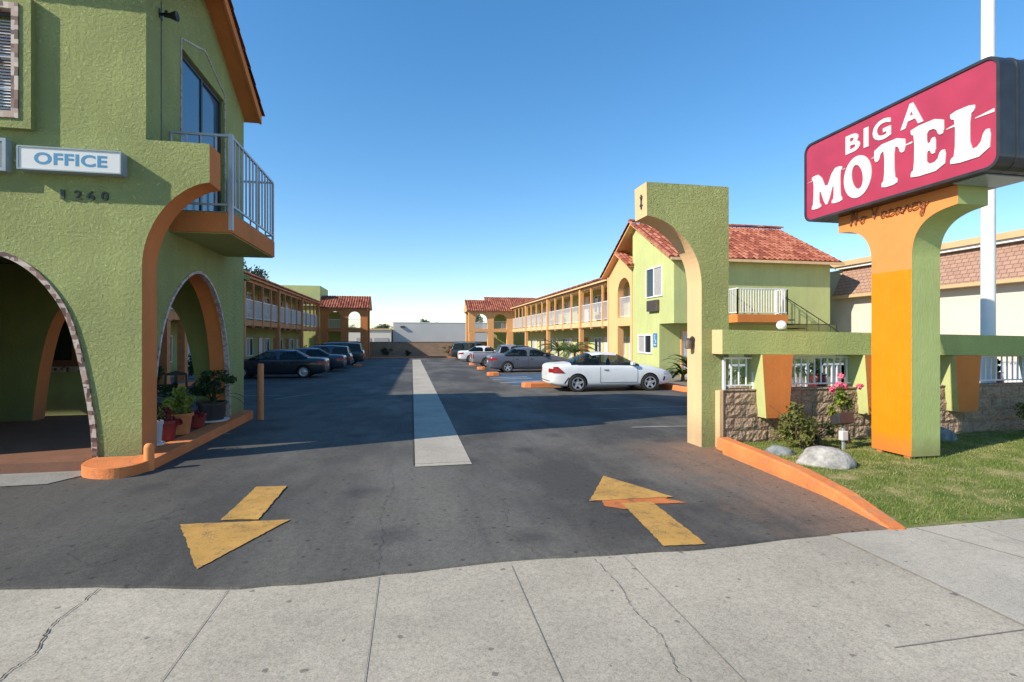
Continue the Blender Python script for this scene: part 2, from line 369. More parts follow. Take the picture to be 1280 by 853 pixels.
# ------------------------------------------------------------------ mesh helpers
class MB:
    def __init__(s): s.v = []; s.f = []; s.m = []; s.t = []
    def add(s, vs, fs, mi=0, tone=None):
        o = len(s.v); s.v += [tuple(v) for v in vs]
        for f in fs:
            s.f.append([i + o for i in f]); s.m.append(mi)
            s.t.append(tone if tone is not None else .5)
        return s
    def box(s, x0, x1, y0, y1, z0, z1, mi=0):
        v = [(x, y, z) for z in (z0, z1) for y in (y0, y1) for x in (x0, x1)]
        return s.add(v, [(0, 2, 3, 1), (4, 5, 7, 6), (0, 1, 5, 4), (1, 3, 7, 5), (3, 2, 6, 7), (2, 0, 4, 6)], mi)
    def prism(s, loops, place, d0, d1, mi=0, sidemi=None):
        """loops: [outer, hole...] of 2D points; place(a,b,d)->xyz"""
        flat = [p for l in loops for p in l]
        tris = tessellate_polygon([[Vector((p[0], p[1], 0)) for p in l] for l in loops])
        n = len(flat)
        vs = [place(a, b, d0) for a, b in flat] + [place(a, b, d1) for a, b in flat]
        s.add(vs, [tuple(t) for t in tris] + [tuple(i + n for i in reversed(t)) for t in tris], mi)
        o = 0
        for li, l in enumerate(loops):
            k = len(l)
            for i in range(k):
                j = (i + 1) % k
                m = mi
                if sidemi: m = sidemi(li, i)
                q = [place(*l[i], d0), place(*l[j], d0), place(*l[j], d1), place(*l[i], d1)]
                s.add(q, [(0, 1, 2, 3)], m)
            o += k
        return s
    def tube(s, pts, r, n=8, mi=0, close=False, r2=None):
        pts = [Vector(p) for p in pts]; rings = []
        up = Vector((0, 0, 1))
        for i, p in enumerate(pts):
            a = pts[max(i - 1, 0)]; b = pts[min(i + 1, len(pts) - 1)]
            d = (b - a).normalized()
            u = d.cross(up)
            if u.length < .05: u = d.cross(Vector((1, 0, 0)))
            u.normalize(); w = d.cross(u)
            rr = r if r2 is None else r + (r2 - r) * i / (len(pts) - 1)
            rings.append([p + (u * math.cos(2 * PI * k / n) + w * math.sin(2 * PI * k / n)) * rr for k in range(n)])
        vs = [v for g in rings for v in g]; fs = []
        for i in range(len(rings) - 1):
            for k in range(n):
                fs.append((i * n + k, i * n + (k + 1) % n, (i + 1) * n + (k + 1) % n, (i + 1) * n + k))
        fs.append(tuple(range(n))[::-1]); fs.append(tuple((len(rings) - 1) * n + k for k in range(n)))
        return s.add(vs, fs, mi)
    def lathe(s, prof, c=(0, 0, 0), n=20, mi=0, axis='Z', sx=1, sy=1):
        vs = []; fs = []
        for r, z in prof:
            for k in range(n):
                a = 2 * PI * k / n
                p = (r * math.cos(a) * sx, r * math.sin(a) * sy, z)
                if axis == 'Y': p = (p[0], p[2], p[1])
                if axis == 'X': p = (p[2], p[0], p[1])
                vs.append((p[0] + c[0], p[1] + c[1], p[2] + c[2]))
        for i in range(len(prof) - 1):
            for k in range(n):
                fs.append((i * n + k, i * n + (k + 1) % n, (i + 1) * n + (k + 1) % n, (i + 1) * n + k))
        fs.append(tuple(range(n))[::-1]); fs.append(tuple((len(prof) - 1) * n + k for k in range(n)))
        return s.add(vs, fs, mi)
    def build(s, name, mats, parent=None, smooth=False, bevel=0, fix=True):
        if not isinstance(mats, (list, tuple)): mats = [mats]
        off = Vector((0, 0, 0))
        if parent is not None:
            p = parent
            while p is not None: off += p.location; p = p.parent
        me = bpy.data.meshes.new(name)
        me.from_pydata([(v[0] - off.x, v[1] - off.y, v[2] - off.z) for v in s.v], [], s.f)
        for m in mats: me.materials.append(m)
        me.polygons.foreach_set('material_index', s.m)
        at = me.attributes.new('tone', 'FLOAT', 'FACE')
        at.data.foreach_set('value', [float(x) for x in s.t])
        if fix:
            bm = bmesh.new(); bm.from_mesh(me)
            bmesh.ops.remove_doubles(bm, verts=bm.verts, dist=1e-5)
            bmesh.ops.recalc_face_normals(bm, faces=bm.faces)
            bm.to_mesh(me); bm.free()
        if smooth:
            me.polygons.foreach_set('use_smooth', [True] * len(me.polygons))
        me.update()
        o = bpy.data.objects.new(name, me); C.objects.link(o); o.parent = parent
        if bevel:
            b = o.modifiers.new('bevel', 'BEVEL'); b.width = bevel; b.segments = 2; b.limit_method = 'ANGLE'; b.angle_limit = R(50)
        if smooth: 
            try: me.set_sharp_from_angle(angle=R(50))
            except Exception: pass
        return o

def tag(o, label=None, cat=None, group=None, kind=None):
    if label: o['label'] = label
    if cat: o['category'] = cat
    if group: o['group'] = group
    if kind: o['kind'] = kind
    return o
def empty(name, loc, label, cat, group=None, rz=0):
    o = bpy.data.objects.new(name, None); o.empty_display_size = .2
    C.objects.link(o); o.location = loc; o.rotation_euler = (0, 0, rz)
    return tag(o, label, cat, group)
def copy_tree(o, parent=None):
    c = o.copy(); C.objects.link(c); c.parent = parent
    for ch in list(o.children): copy_tree(ch, c)
    return c
XZ = lambda a, b, d: (a, d, b)      # wall facing -Y / +Y, depth along Y
YZ = lambda a, b, d: (d, a, b)      # wall facing -X / +X, depth along X
XY = lambda a, b, d: (a, b, d)
def rect(a0, a1, b0, b1): return [(a0, b0), (a1, b0), (a1, b1), (a0, b1)]
def smooth_path(p, it=2, closed=False):
    for _ in range(it):
        q = [] if closed else [p[0]]
        n = len(p)
        for i in range(n if closed else n - 1):
            a = p[i]; b = p[(i + 1) % n]
            q.append(tuple(a[k] * .75 + b[k] * .25 for k in range(len(a))))
            q.append(tuple(a[k] * .25 + b[k] * .75 for k in range(len(a))))
        if not closed: q.append(p[-1])
        p = q
    return p
def offset_path(p, d):
    out = []
    for i in range(len(p)):
        a = Vector(p[max(i - 1, 0)]); b = Vector(p[min(i + 1, len(p) - 1)])
        t = (b - a).normalized(); out.append((p[i][0] - t.y * d, p[i][1] + t.x * d))
    return out
def arch_band(path, width, d0, d1, place, mb=None):
    mb = mb or MB(); o = offset_path(path, width)
    mb.prism([path + o[::-1]], place, d0, d1); return mb
def arc(cx, cz, rx, rz, a0, a1, n=14):
    return [(cx + rx * math.cos(a0 + (a1 - a0) * k / n), cz + rz * math.sin(a0 + (a1 - a0) * k / n)) for k in range(n + 1)]

def text_polys(txt, size, offset=0, space=1, shear=0):
    cu = bpy.data.curves.new('t', 'FONT'); cu.body = txt; cu.size = size; cu.offset = offset
    cu.space_character = space; cu.extrude = 0; cu.resolution_u = 4; cu.shear = shear
    ob = bpy.data.objects.new('t', cu); C.objects.link(ob)
    bpy.context.view_layer.update()
    me = bpy.data.meshes.new_from_object(ob.evaluated_get(bpy.context.evaluated_depsgraph_get()))
    v = [tuple(x.co) for x in me.vertices]; f = [tuple(p.vertices) for p in me.polygons]
    bpy.data.objects.remove(ob); bpy.data.curves.remove(cu); bpy.data.meshes.remove(me)
    return v, f
def text_mesh(mb, txt, origin, right, up, out, width, height, thick=.01, offset=0, space=1, mi=0):
    """writing fitted to width x height, standing thick proud of the plane"""
    v, f = text_polys(txt, 1, offset, space)
    x0 = min(a[0] for a in v); x1 = max(a[0] for a in v); y0 = min(a[1] for a in v); y1 = max(a[1] for a in v)
    o = Vector(origin); r = Vector(right); u = Vector(up); n = Vector(out)
    P = lambda a, d: o + r * ((a[0] - x0) / (x1 - x0) * width) + u * ((a[1] - y0) / (y1 - y0) * height) + n * d
    top = [P(a, thick) for a in v]; bot = [P(a, 0) for a in v]
    edges = {}
    for q in f:
        for i in range(len(q)):
            e = (q[i], q[(i + 1) % len(q)]); edges[e] = 1
    sides = [(a, b) for (a, b) in edges if (b, a) not in edges]
    n_ = len(v)
    mb.add(top + bot, list(f) + [(a, a + n_, b + n_, b) for a, b in sides], mi)
    return mb

def tiled_roof(mb, org, du, dv, nu, rows, w=.25, amp=.045, course=.36, u0=None, u1=None, step=.03):
    """spanish tile slope: du along the eave, dv up the slope (unit), column by column"""
    org = Vector(org); du = Vector(du).normalized(); dv = Vector(dv).normalized(); n = du.cross(dv).normalized()
    if n.z < 0: n = -n
    prof = [(k / 6, math.sin(PI * k / 6)) for k in range(7)]
    for i in range(nu):
        for j in range(rows):
            tone = random.random(); vs = []
            jit = random.uniform(-.004, .006)
            for (e, (a, lift)) in enumerate(((j * course - .03, step), ((j + 1) * course, 0.0))):
                for q, h in prof:
                    vs.append(org + du * ((i + q * .74) * w) + dv * a + n * (h * amp * 1.5 + lift + jit))
            fs = [(k, k + 1, k + 8, k + 7) for k in range(6)]
            vs += [org + du * ((i + q * .74) * w) + dv * (j * course - .03) + n * (-.01) for q, h in prof]
            fs += [(14 + k, 15 + k, k + 1, k) for k in range(6)]
            mb.add(vs, fs, 0, tone)
            t2 = tone * .5
            vs = [org + du * ((i + .70) * w) + dv * (j * course - .03) + n * (step*.6 + .012), org + du * ((i + 1.04) * w) + dv * (j * course - .03) + n * (step*.6 + .012),
                  org + du * ((i + 1.04) * w) + dv * ((j + 1) * course) + n * .012, org + du * ((i + .70) * w) + dv * ((j + 1) * course) + n * .012]
            mb.add(vs, [(0, 1, 2, 3)], 0, t2)
    return mb
def ridge_tiles(mb, a, b, r=.09, seg=.36):
    a = Vector(a); b = Vector(b); d = (b - a); n = max(1, int(d.length / seg)); d.normalize()
    side = d.cross(Vector((0, 0, 1))).normalized(); up = side.cross(d).normalized()
    for i in range(n):
        p = a + d * (b - a).length * i / n; q = a + d * (b - a).length * (i + 1.08) / n
        t = random.random(); vs = []
        for c_, rr in ((p, r * 1.12), (q, r * .95)):
            for k in range(9):
                an = PI * k / 8
                vs.append(c_ + side * math.cos(an) * rr + up * (math.sin(an) * rr - .02))
        mb.add(vs, [(k, k + 1, k + 10, k + 9) for k in range(8)] + [tuple(range(9))], 0, t)
    return mb

def leaves(mb, c, rad, n, size, seed=0, shell=.45, aspect=.5, clumps=0, droop=0):
    rnd = random.Random(seed); cl = []
    if clumps:
        for _ in range(clumps):
            while True:
                p = Vector([rnd.uniform(-1, 1) for _ in range(3)])
                if p.length < 1: break
            cl.append((p * .78, rnd.uniform(.2, .42), rnd.random()))
    for _ in range(n):
        d = Vector([rnd.gauss(0, 1) for _ in range(3)]).normalized()
        tone = rnd.random()
        if cl:
            q = rnd.choice(cl); p = q[0] + d * q[1] * rnd.random() ** .4; tone = .55 * q[2] + .45 * tone
        else: p = d * (shell + (1 - shell) * rnd.random())
        p = Vector((p.x * rad[0], p.y * rad[1], p.z * rad[2])) + Vector(c)
        nrm = (d + Vector([rnd.gauss(0, .7) for _ in range(3)])).normalized()
        t = nrm.cross(Vector([rnd.gauss(0, 1) for _ in range(3)])).normalized(); b = nrm.cross(t)
        s_ = size * rnd.uniform(.6, 1.3); a = s_ * aspect
        mb.add([p - t * s_ * .5, p + b * a * .5 + nrm * s_ * .08, p + t * s_ * .5, p - b * a * .5 + nrm * s_ * .08], [(0, 1, 2, 3)], 0, tone)
    return mb
def fronds(mb, c, n, length, width, seed=0, up=.9, leaflets=True):
    """arching strap leaves / feather fronds growing from one point"""
    rnd = random.Random(seed); c = Vector(c)
    for i in range(n):
        az = rnd.uniform(0, 2 * PI); L = length * rnd.uniform(.65, 1.1); el = rnd.uniform(.45, 1.4) * up
        d = Vector((math.cos(az), math.sin(az), 0)); side = Vector((-math.sin(az), math.cos(az), 0))
        pts = []; p = c.copy(); a = el; tone = rnd.random()
        for k in range(9):
            pts.append(p.copy()); p = p + (d * math.cos(a) + Vector((0, 0, 1)) * math.sin(a)) * L / 8; a -= .24 * rnd.uniform(.7, 1.2)
        if leaflets:
            for k in range(1, 8):
                for h in (0, .5):
                    q = pts[k].lerp(pts[k + 1], h) ; ll = width * math.sin(PI * (k + h + .6) / 10) * 3.2
                    for sgn in (-1, 1):
                        tip = q + side * sgn * ll + (pts[k + 1] - pts[k]).normalized() * ll * .6 - Vector((0, 0, ll * .35))
                        w = Vector((pts[k + 1] - pts[k])).normalized() * .018 * (length / 1.0)
                        mb.add([q - w, q + w, tip], [(0, 1, 2)], 0, min(1, max(0, tone + rnd.uniform(-.2, .2))))
            mb.tube(pts, .012 * length, 4)
        else:
            for k in range(8):
                w0 = width * math.sin(PI * (k + .25) / 8.6); w1 = width * math.sin(PI * (k + 1.25) / 8.6) if k < 7 else .002
                mb.add([pts[k] - side * w0, pts[k] + side * w0, pts[k + 1] + side * w1, pts[k + 1] - side * w1], [(0, 1, 2, 3)], 0, tone)
    return mb
def railing(mb, a, b, z0, z1, gap=.12, r=.011, low=.1, rail=.02, posts=True, post=.02):
    """picket railing between plan points a and b"""
    a = Vector((*a, 0)); b = Vector((*b, 0)); L = (b - a).length; d = (b - a).normalized()
    s_ = Vector((-d.y, d.x, 0))
    def bar(p, q, w, h):
        vs = []
        for c_ in (p, q):
            for sw, sh in ((-1, -1), (1, -1), (1, 1), (-1, 1)): vs.append(c_ + s_ * sw * w + Vector((0, 0, sh * h)))
        mb.add(vs, [(0, 1, 2, 3), (7, 6, 5, 4), (0, 4, 5, 1), (1, 5, 6, 2), (2, 6, 7, 3), (3, 7, 4, 0)])
    bar(a + Vector((0, 0, z1 - rail)), b + Vector((0, 0, z1 - rail)), rail, rail)
    bar(a + Vector((0, 0, z0 + low)), b + Vector((0, 0, z0 + low)), rail * .8, rail * .8)
    n = max(1, round(L / gap))
    for i in range(n + 1):
        p = a + d * L * i / n; w = post if (posts and i in (0, n)) else r
        zb = z0 if (posts and i in (0, n)) else z0 + low + rail * .8
        x, y = p.x, p.y
        mb.box(x - w, x + w, y - w, y + w, zb, z1 - rail * 2)
    return mb

def wall_window(parent, axis, a0, a1, z0, z1, face, out, panes=2, pane='glass', frame='white', fw=.05, sill=True, name='window'):
    """framed window set on a wall plane; axis 'Y': wall runs along Y at x=face"""
    place = YZ if axis == 'Y' else XZ
    f = MB().prism([rect(a0, a1, z0, z1)] + [rect(a0 + fw + k * (a1 - a0 - fw) / panes, a0 + (k + 1) * (a1 - a0 - fw) / panes, z0 + fw, z1 - fw) for k in range(panes)],
                   place, face + out * .045, face - out * .005)
    fo = f.build(name, M[frame], parent)
    for k in range(panes):
        g = MB().prism([rect(a0 + fw + k * (a1 - a0 - fw) / panes, a0 + (k + 1) * (a1 - a0 - fw) / panes, z0 + fw, z1 - fw)], place, face + out * .015, face - out * .002)
        g.build('pane', M[pane if not isinstance(pane, tuple) else pane[k % len(pane)]], fo)
    return fo
def wall_door(parent, axis, a0, a1, z0, z1, face, out, mat='doorwhite', trim='wood_sunlit'):
    place = YZ if axis == 'Y' else XZ
    d = MB().prism([rect(a0, a1, z0, z1)], place, face + out * .03, face - out * .01).build('door', M[mat], parent)
    t = .07
    MB().prism([[(a0 - t, z0), (a0 - t, z1 + t), (a1 + t, z1 + t), (a1 + t, z0), (a1, z0), (a1, z1), (a0, z1), (a0, z0)]], place, face + out * .05, face - out * .005).build('door_frame', M[trim], d)
    kx = a0 + .1; p = place(kx, z0 + .95, face + out * .055)
    MB().lathe([(.001, -.03), (.03, -.02), (.03, .02), (.001, .03)], p, 8, axis='X' if axis == 'Y' else 'Y').build('handle', M['chrome'], d)
    return d

# ------------------------------------------------------------------ ground, car park, pavement
def strip_sheet(name, x0, x1, ys, dz, mat, xs=None):
    mb = MB(); xs = xs or [x0, x1]
    for j in range(len(ys) - 1):
        for i in range(len(xs) - 1):
            mb.add([(xs[i], ys[j], gz(ys[j]) + dz), (xs[i + 1], ys[j], gz(ys[j]) + dz), (xs[i + 1], ys[j + 1], gz(ys[j + 1]) + dz), (xs[i], ys[j + 1], gz(ys[j + 1]) + dz)], [(0, 1, 2, 3)])
    return tag(mb.build(name, mat), kind='structure')
strip_sheet('ground', -400, 400, [-60, 7, 62, 600], -.16, M['dirt'])
# car park with a slightly ragged front edge against the pavement
mb = MB(); n = 150; fr = []
for i in range(n + 1):
    x = -17 + 29 * i / n
    fr.append((x, 3.80 + .035 * math.sin(x * 2.1) + random.uniform(-.012, .012) + (.16 * max(0, (-1.2 - x)) if x > -4 else .4) + (3.15 if x > 4.35 else 0), 0))
for i in range(n):
    a, b = fr[i], fr[i + 1]
    mb.add([(a[0], a[1], .012), (b[0], b[1], .012), (b[0], 7, .004), (a[0], 7, .004)], [(0, 1, 2, 3)])
    mb.add([(a[0], a[1] - .012, -.02), (b[0], b[1] - .012, -.02), (b[0], b[1], .012), (a[0], a[1], .012)], [(0, 1, 2, 3)])
for a, b in ((7, 62),):
    mb.add([(-17, 7, .004), (12, 7, .004), (12, 62, gz(62) + .004), (-17, 62, gz(62) + .004)], [(0, 1, 2, 3)])
tag(mb.build('car_park_asphalt', M['asphalt']), kind='structure')
tag(MB().box(-60, 60, -.55, 4.9, -.2, -.004).build('pavement', M['walk']), kind='structure')
tag(MB().add([(3.55, 2.36, .0005), (60, 2.36, .0005), (60, 3.83, .0005), (3.55, 3.83, .0005)], [(0, 1, 2, 3)]).build('pavement', M['walk2']), kind='structure')
tag(MB().box(-60, 60, -.72, -.551, -.2, -.001).build('kerb', M['walk'], bevel=.02), kind='structure')
tag(MB().add([(-60, -14, -.14), (60, -14, -.14), (60, -.70, -.14), (-60, -.70, -.14)], [(0, 1, 2, 3)]).build('road', M['street']), kind='structure')
# control joints and cracks of the pavement
def ground_line(name, pts, w, mat, z=.003, jit=0, seed=1):
    rnd = random.Random(seed); P = []
    for i in range(len(pts) - 1):
        k = 14 if jit else 2
        for j in range(k):
            t = j / k; a, b = pts[i], pts[i + 1]
            P.append((a[0] + (b[0] - a[0]) * t + rnd.uniform(-jit, jit), a[1] + (b[1] - a[1]) * t + rnd.uniform(-jit, jit)))
    P.append(pts[-1]); mb = MB()
    ws = [w * (rnd.uniform(.3, 1.2) if jit else 1) for _ in P]
    for i in range(len(P) - 1):
        a = Vector(P[i]); b = Vector(P[i + 1]); d = (b - a).normalized(); nn = Vector((-d.y, d.x))
        q = [a - nn * ws[i], b - nn * ws[i + 1], b + nn * ws[i + 1], a + nn * ws[i]]
        mb.add([(v.x, v.y, z + gz(v.y)) for v in q], [(0, 1, 2, 3)])
    return tag(mb.build(name, mat), kind='structure')
for x in (-6.2, -4.8, -1.22, -.23, .73, 1.62, 3.56, 5.0, 6.5, 8.0):
    ground_line('pavement_joint', [(x, -.5), (x, 3.76)], .0025 if x < 3 else .006, M['joint'], .0012)
ground_line('pavement_joint', [(-12, .9), (12, .9)], .0025, M['joint'], .0015)
ground_line('pavement_joint', [(2.6, 2.36), (14, 2.36)], .004, M['joint'], .0018)
ground_line('pavement_joint', [(4.42, 3.8), (4.9, 2.37)], .008, M['joint'], .0022)
ground_line('pavement_crack', [(-2.08, 3.95), (-2.1, 3.5), (-2.0, 3.2), (-2.03, 2.9), (-1.95, 2.6), (-2.0, 2.2), (-1.6, 1.5)], .0042, M['crack'], .0026, .009, 3)
ground_line('pavement_crack', [(1.38, 3.76), (1.4, 3.3), (1.36, 3.0), (1.4, 2.7), (1.33, 2.4), (1.42, 2.1), (1.3, 1.2)], .002, M['crack'], .0026, .008, 4)
ground_line('asphalt_crack', [(-.25, 3.86), (-.24, 4.5), (-.3, 5.1), (-.2, 5.9), (-.26, 6.8)], .0018, M['crack'], .014, .02, 5)
ground_line('asphalt_crack', [(.98, 3.86), (.8, 4.4), (.95, 5.1), (.72, 6.3), (.8, 6.8)], .0014, M['crack'], .014, .02, 6)
# long concrete gutter strip
mb = MB()
for a, b in ((6.85, 7), (7, 13.2), (13.2, 19.4), (19.4, 25.6), (25.6, 31.8), (31.8, 38), (38, 44.2), (44.2, 50.5)):
    mb.add([(.04, a, gz(a) + .012), (.79, a, gz(a) + .012), (.79, b - .012, gz(b) + .012), (.04, b - .012, gz(b) + .012)], [(0, 1, 2, 3)])
tag(mb.build('concrete_gutter', M['gutter']), kind='structure')
ground_line('gutter_edge', [(.025, 6.9), (.025, 50)], .014, M['crack'], .0145, .004, 8)
0 and ground_line('tar_patch', [(1.0, 4.1), (1.05, 4.7), (1.0, 5.6), (1.1, 6.6)], .07, M['patch'], .013, .05, 9)
# painted arrows
def flat(name, polys, mat, z):
    mb = MB()
    rj = random.Random(len(name))
    for p in polys:
        q = []
        for i in range(len(p)):
            a = Vector(p[i]); b = Vector(p[(i + 1) % len(p)]); n = max(1, int((b - a).length / .035)) if (b - a).length < 3 else 1
            q.append(p[i])
            for k in range(1, n): v = a.lerp(b, k / n); q.append((v.x + rj.uniform(-.006, .006), v.y + rj.uniform(-.006, .006)))
        p = q
        mb.add([(x, y, z + gz(y)) for x, y in p], [tuple(range(len(p)))])
    return tag(mb.build(name, mat), kind='structure')
flat('painted_arrow', [[(-2.06, 5.12), (-1.54, 4.1), (-1.11, 5.06)], [(-1.74, 5.17), (-1.40, 5.12), (-1.40, 6.22), (-1.73, 6.25)]], M['yellow'], .018)
flat('painted_arrow', [[(1.80, 5.04), (2.72, 5.0), (2.3, 5.93)], [(2.10, 4.9), (2.00, 3.83), (2.36, 3.80), (2.42, 4.9)]], M['yellow'], .020)
flat('painted_mark', [[(1.93, 5.03), (1.90, 4.86), (2.06, 4.74), (2.3, 4.80), (2.42, 4.84), (2.78, 4.80), (2.62, 4.97), (2.70, 5.06)]], M['orangepaint'], .016)
# parking lines
for (x0, y0, x1, y1, w, m) in ((4.14, 9.2, 6.6, 9.02, .05, 'linewhite'), (4.3, 11.9, 8.3, 11.9, .05, 'linewhite'), (-3.9, 15.9, -3.1, 17.4, .05, 'linewhite'), (-4.0, 17.1, -8.5, 17.1, .06, 'linewhite'),
                               (3.7, 18.95, 9, 18.95, .07, 'linepale'), (3.4, 21.4, 9, 21.4, .07, 'linepale'), (-3.9, 22.3, -8.6, 22.3, .05, 'linewhite'), (-3.9, 29.2, -8.6, 29.2, .05, 'linewhite'),
                               (3.9, 31.0, 9, 31.0, .05, 'linewhite'), (-4.2, 10.1, -3.2, 10.0, .03, 'linewhite')):
    d = Vector((x1 - x0, y1 - y0)).normalized() * w; nx, ny = -d.y, d.x
    flat('parking_line', [[(x0 - nx, y0 - ny), (x1 - nx, y1 - ny), (x1 + nx, y1 + ny), (x0 + nx, y0 + ny)]], M[m], .012)
flat('blue_parking_bay', [[(3.9, 19.2), (9, 19.2), (9, 26.0), (4.1, 26.0)]], M['bluepaint'], .010)
for y in (20.3, 22.2, 23.2):
    flat('parking_line', [[(3.5, y), (5.4, y + .5), (5.4, y + .8), (3.5, y + .3)]], M['linepale'], .015)
flat('concrete_apron', [[(-7.5, 6.75), (-4.15, 6.85), (-3.98, 7.2), (-4.1, 7.55), (-7.5, 7.55)]], M['slab'], .013)

# orange kerbs
def kerb(pts, w, h, name='orange_kerb', taper=None):
    mb = MB(); P = [Vector((*p, 0)) for p in pts]; prof = []
    for i, p in enumerate(P):
        a = P[max(i - 1, 0)]; b = P[min(i + 1, len(P) - 1)]; d = (b - a).normalized(); nn = Vector((-d.y, d.x, 0))
        hh = h if not taper else taper[i]; g = gz(p.y)
        prof.append([p + Vector((0, 0, g - .1)), p + nn * .02 + Vector((0, 0, g + hh - .02)), p + nn * .04 + Vector((0, 0, g + hh)), p + nn * (w - .02) + Vector((0, 0, g + hh)), p + nn * w + Vector((0, 0, g - .1))])
    vs = [v for r_ in prof for v in r_]; fs = []
    for i in range(len(P) - 1):
        for k in range(5): fs.append((i * 5 + k, i * 5 + (k + 1) % 5, (i + 1) * 5 + (k + 1) % 5, (i + 1) * 5 + k))
    fs += [tuple(range(5)), tuple(reversed([(len(P) - 1) * 5 + k for k in range(5)]))]
    mb.add(vs, fs)
    return tag(mb.build(name, M['kerb']), kind='structure')
kerb([(4.12, 3.83), (4.27, 4.5), (4.42, 5.3), (4.52, 6.2), (4.58, 7.12)][::-1], .20, .15, taper=[.02, .12, .16, .17, .18][::-1])
for (x, y, L) in ((3.95, 18.45, 2.2), (3.66, 25.35, .6), (3.9, 31.2, .5), (4.1, 37.5, .5)):
    mb = MB(); g = gz(y)
    mb.prism([[(x + .3, y - .28), (x + L, y - .28), (x + L, y + .28), (x + .3, y + .28), (x + .1, y + .2), (x, y), (x + .1, y - .2)]], lambda a, b, d: (a, b, d), g - .1, g + .17)
    tag(mb.build('orange_kerb', M['kerb'], bevel=.03), kind='structure')
for (x, y, L) in ((-3.45, 37.6, .6),):
    mb = MB(); g = gz(y)
    mb.prism([[(x - .3, y - .25), (x - L, y - .25), (x - L, y + .25), (x - .3, y + .25), (x - .05, y + .15), (x, y), (x - .05, y - .15)]], lambda a, b, d: (a, b, d), g - .1, g + .14)
    tag(mb.build('orange_kerb', M['kerb'], bevel=.03), kind='structure')
kerb([(18, 15.0), (9.3, 15.0), (8.95, 15.15), (8.8, 15.6), (8.8, 17.2), (8.95, 17.7), (9.3, 17.9)][::-1], .16, .17)
kerb([(9.25, 19.0), (9.25, 58)][::-1], .15, .12)
kerb([(-8.4, 58), (-8.4, 14)][::-1], .15, .12)
tag(MB().box(9.4, 12.5, 19.3, 60, -.7, -.03).build('walkway', M['slab']), kind='structure')
tag(MB().box(9.0, 18.4, 15.2, 19.25, -.7, .02).build('planting_bed', M['dirt']), kind='structure')
tag(MB().box(-10.5, -8.56, 12, 60, -.7, -.05).build('walkway', M['slab']), kind='structure')
# raised strip at the far end
tag(MB().box(-5, 9, 56.5, 61, -.9, gz(60) + .13).build('planting_bed', M['dirt']), kind='structure')
kerb([(8.5, 56.4), (-5, 56.4)][::-1], .16, .15)

# courtyard behind the low wall, and lawn in front of it
tag(MB().add([(9.3, 7.4, .006), (30, 7.4, .006), (30, 14.95, -.06), (9.3, 14.95, -.06)], [(0, 1, 2, 3)]).build('courtyard_paving', M['slab']), kind='structure')
def lawn_z(x, y): return .005 + .065 * min(1, max(0, (y - 3.85) / 1.2)) + .012 * math.sin(x * 1.7) * math.sin(y * 2.3)
def lawn_x(y): return 4.30 + (y - 3.83) * .145
mb = MB(); nx, ny = 60, 16
for j in range(ny + 1):
    y = 3.83 + 3.4 * j / ny
    for i in range(nx + 1):
        x = lawn_x(y) + .03 + (24 - lawn_x(y)) * (i / nx) ** 1.3
        mb.v.append((x, y - (.012 if j == 0 else 0), lawn_z(x, y) if j else .003))
for j in range(ny):
    for i in range(nx):
        mb.f.append([j * (nx + 1) + i, j * (nx + 1) + i + 1, (j + 1) * (nx + 1) + i + 1, (j + 1) * (nx + 1) + i]); mb.m.append(0); mb.t.append(.5)
tag(mb.build('lawn', M['lawn'], smooth=True), kind='structure')
mb = MB(); rnd = random.Random(5)
from mathutils import noise as mnoise
for _ in range(80000):
    y = 3.86 + 3.25 * rnd.random(); x = lawn_x(y) + .14 + 8.2 * rnd.random() ** 1.25
    pn = mnoise.noise(Vector((x * 1.1, y * 1.6, 3))) + .5 * mnoise.noise(Vector((x * 3.3, y * 3.3, 9)))
    if y < 3.95 and rnd.random() < .5: continue
    if pn > .12 and y < 5.6 and rnd.random() < .72: continue
    h = rnd.uniform(.018, .05) * (.7 if pn > .05 else 1); a = rnd.uniform(0, 2 * PI); w = .0035
    t = min(1, max(0, rnd.gauss(.36 + max(0, pn) * 2.3, .22)))
    z = lawn_z(x, y) - .004; ca_, sa_ = math.cos(a) * w, math.sin(a) * w; lx, ly = rnd.gauss(0, .014), rnd.gauss(0, .014)
    mb.add([(x - ca_, y - sa_, z), (x + ca_, y + sa_, z), (x + lx, y + ly, z + h)], [(0, 1, 2)], 0, t)
tag(mb.build('grass', M['grassblade'], fix=False), 'short green grass of the lawn beside the entrance, straw coloured in patches', 'grass', kind='stuff')

# ------------------------------------------------------------------ office building (left foreground)
XO, Y0, Y1 = -3.56, 7.70, 12.04
ob = empty('office_building', (-6, 9.7, 0), 'green stucco two storey corner building with arched arcade and small grey railed balcony', 'building')
front_arch = smooth_path([(-4.07, .10), (-4.09, .5), (-4.15, .95), (-4.25, 1.5), (-4.39, 2.05), (-4.66, 2.48), (-4.93, 2.72), (-5.2, 2.84), (-5.6, 2.93)], 2)
front_arch = front_arch + [(-11.2 - x, z) for x, z in front_arch[::-1]][1:]
fin_curve = smooth_path([(XO, 2.5), (XO, 2.78), (-3.50, 3.08), (-3.34, 3.42), (-3.12, 3.66), (-2.9, 3.80), (-2.73, 3.84)], 2)
XU = -3.51
outer = [(-12, -.05), (-7.13, -.05)]
poly = [(-12, -.05)] + front_arch[::-1] + [(-4.07, -.05), (XO, -.05)] + fin_curve + [(-2.73, 4.37), (XU, 4.37), (XU, 6.50), (-12, 6.50)]
win = rect(-6.2, -4.98, 4.55, 5.93)
def smi(li, i):
    if li == 1: return 0
    a = poly[i]; b = poly[(i + 1) % len(poly)]
    if a[0] > XO - .01 and b[0] > XO - .01 and a[1] < 4.37 and b[1] <= 4.37 and not (a[1] > 4.3 and b[1] > 4.3): return 1
    return 0
mb = MB().prism([poly, win], XZ, Y0, Y0 + .41, 0, smi)
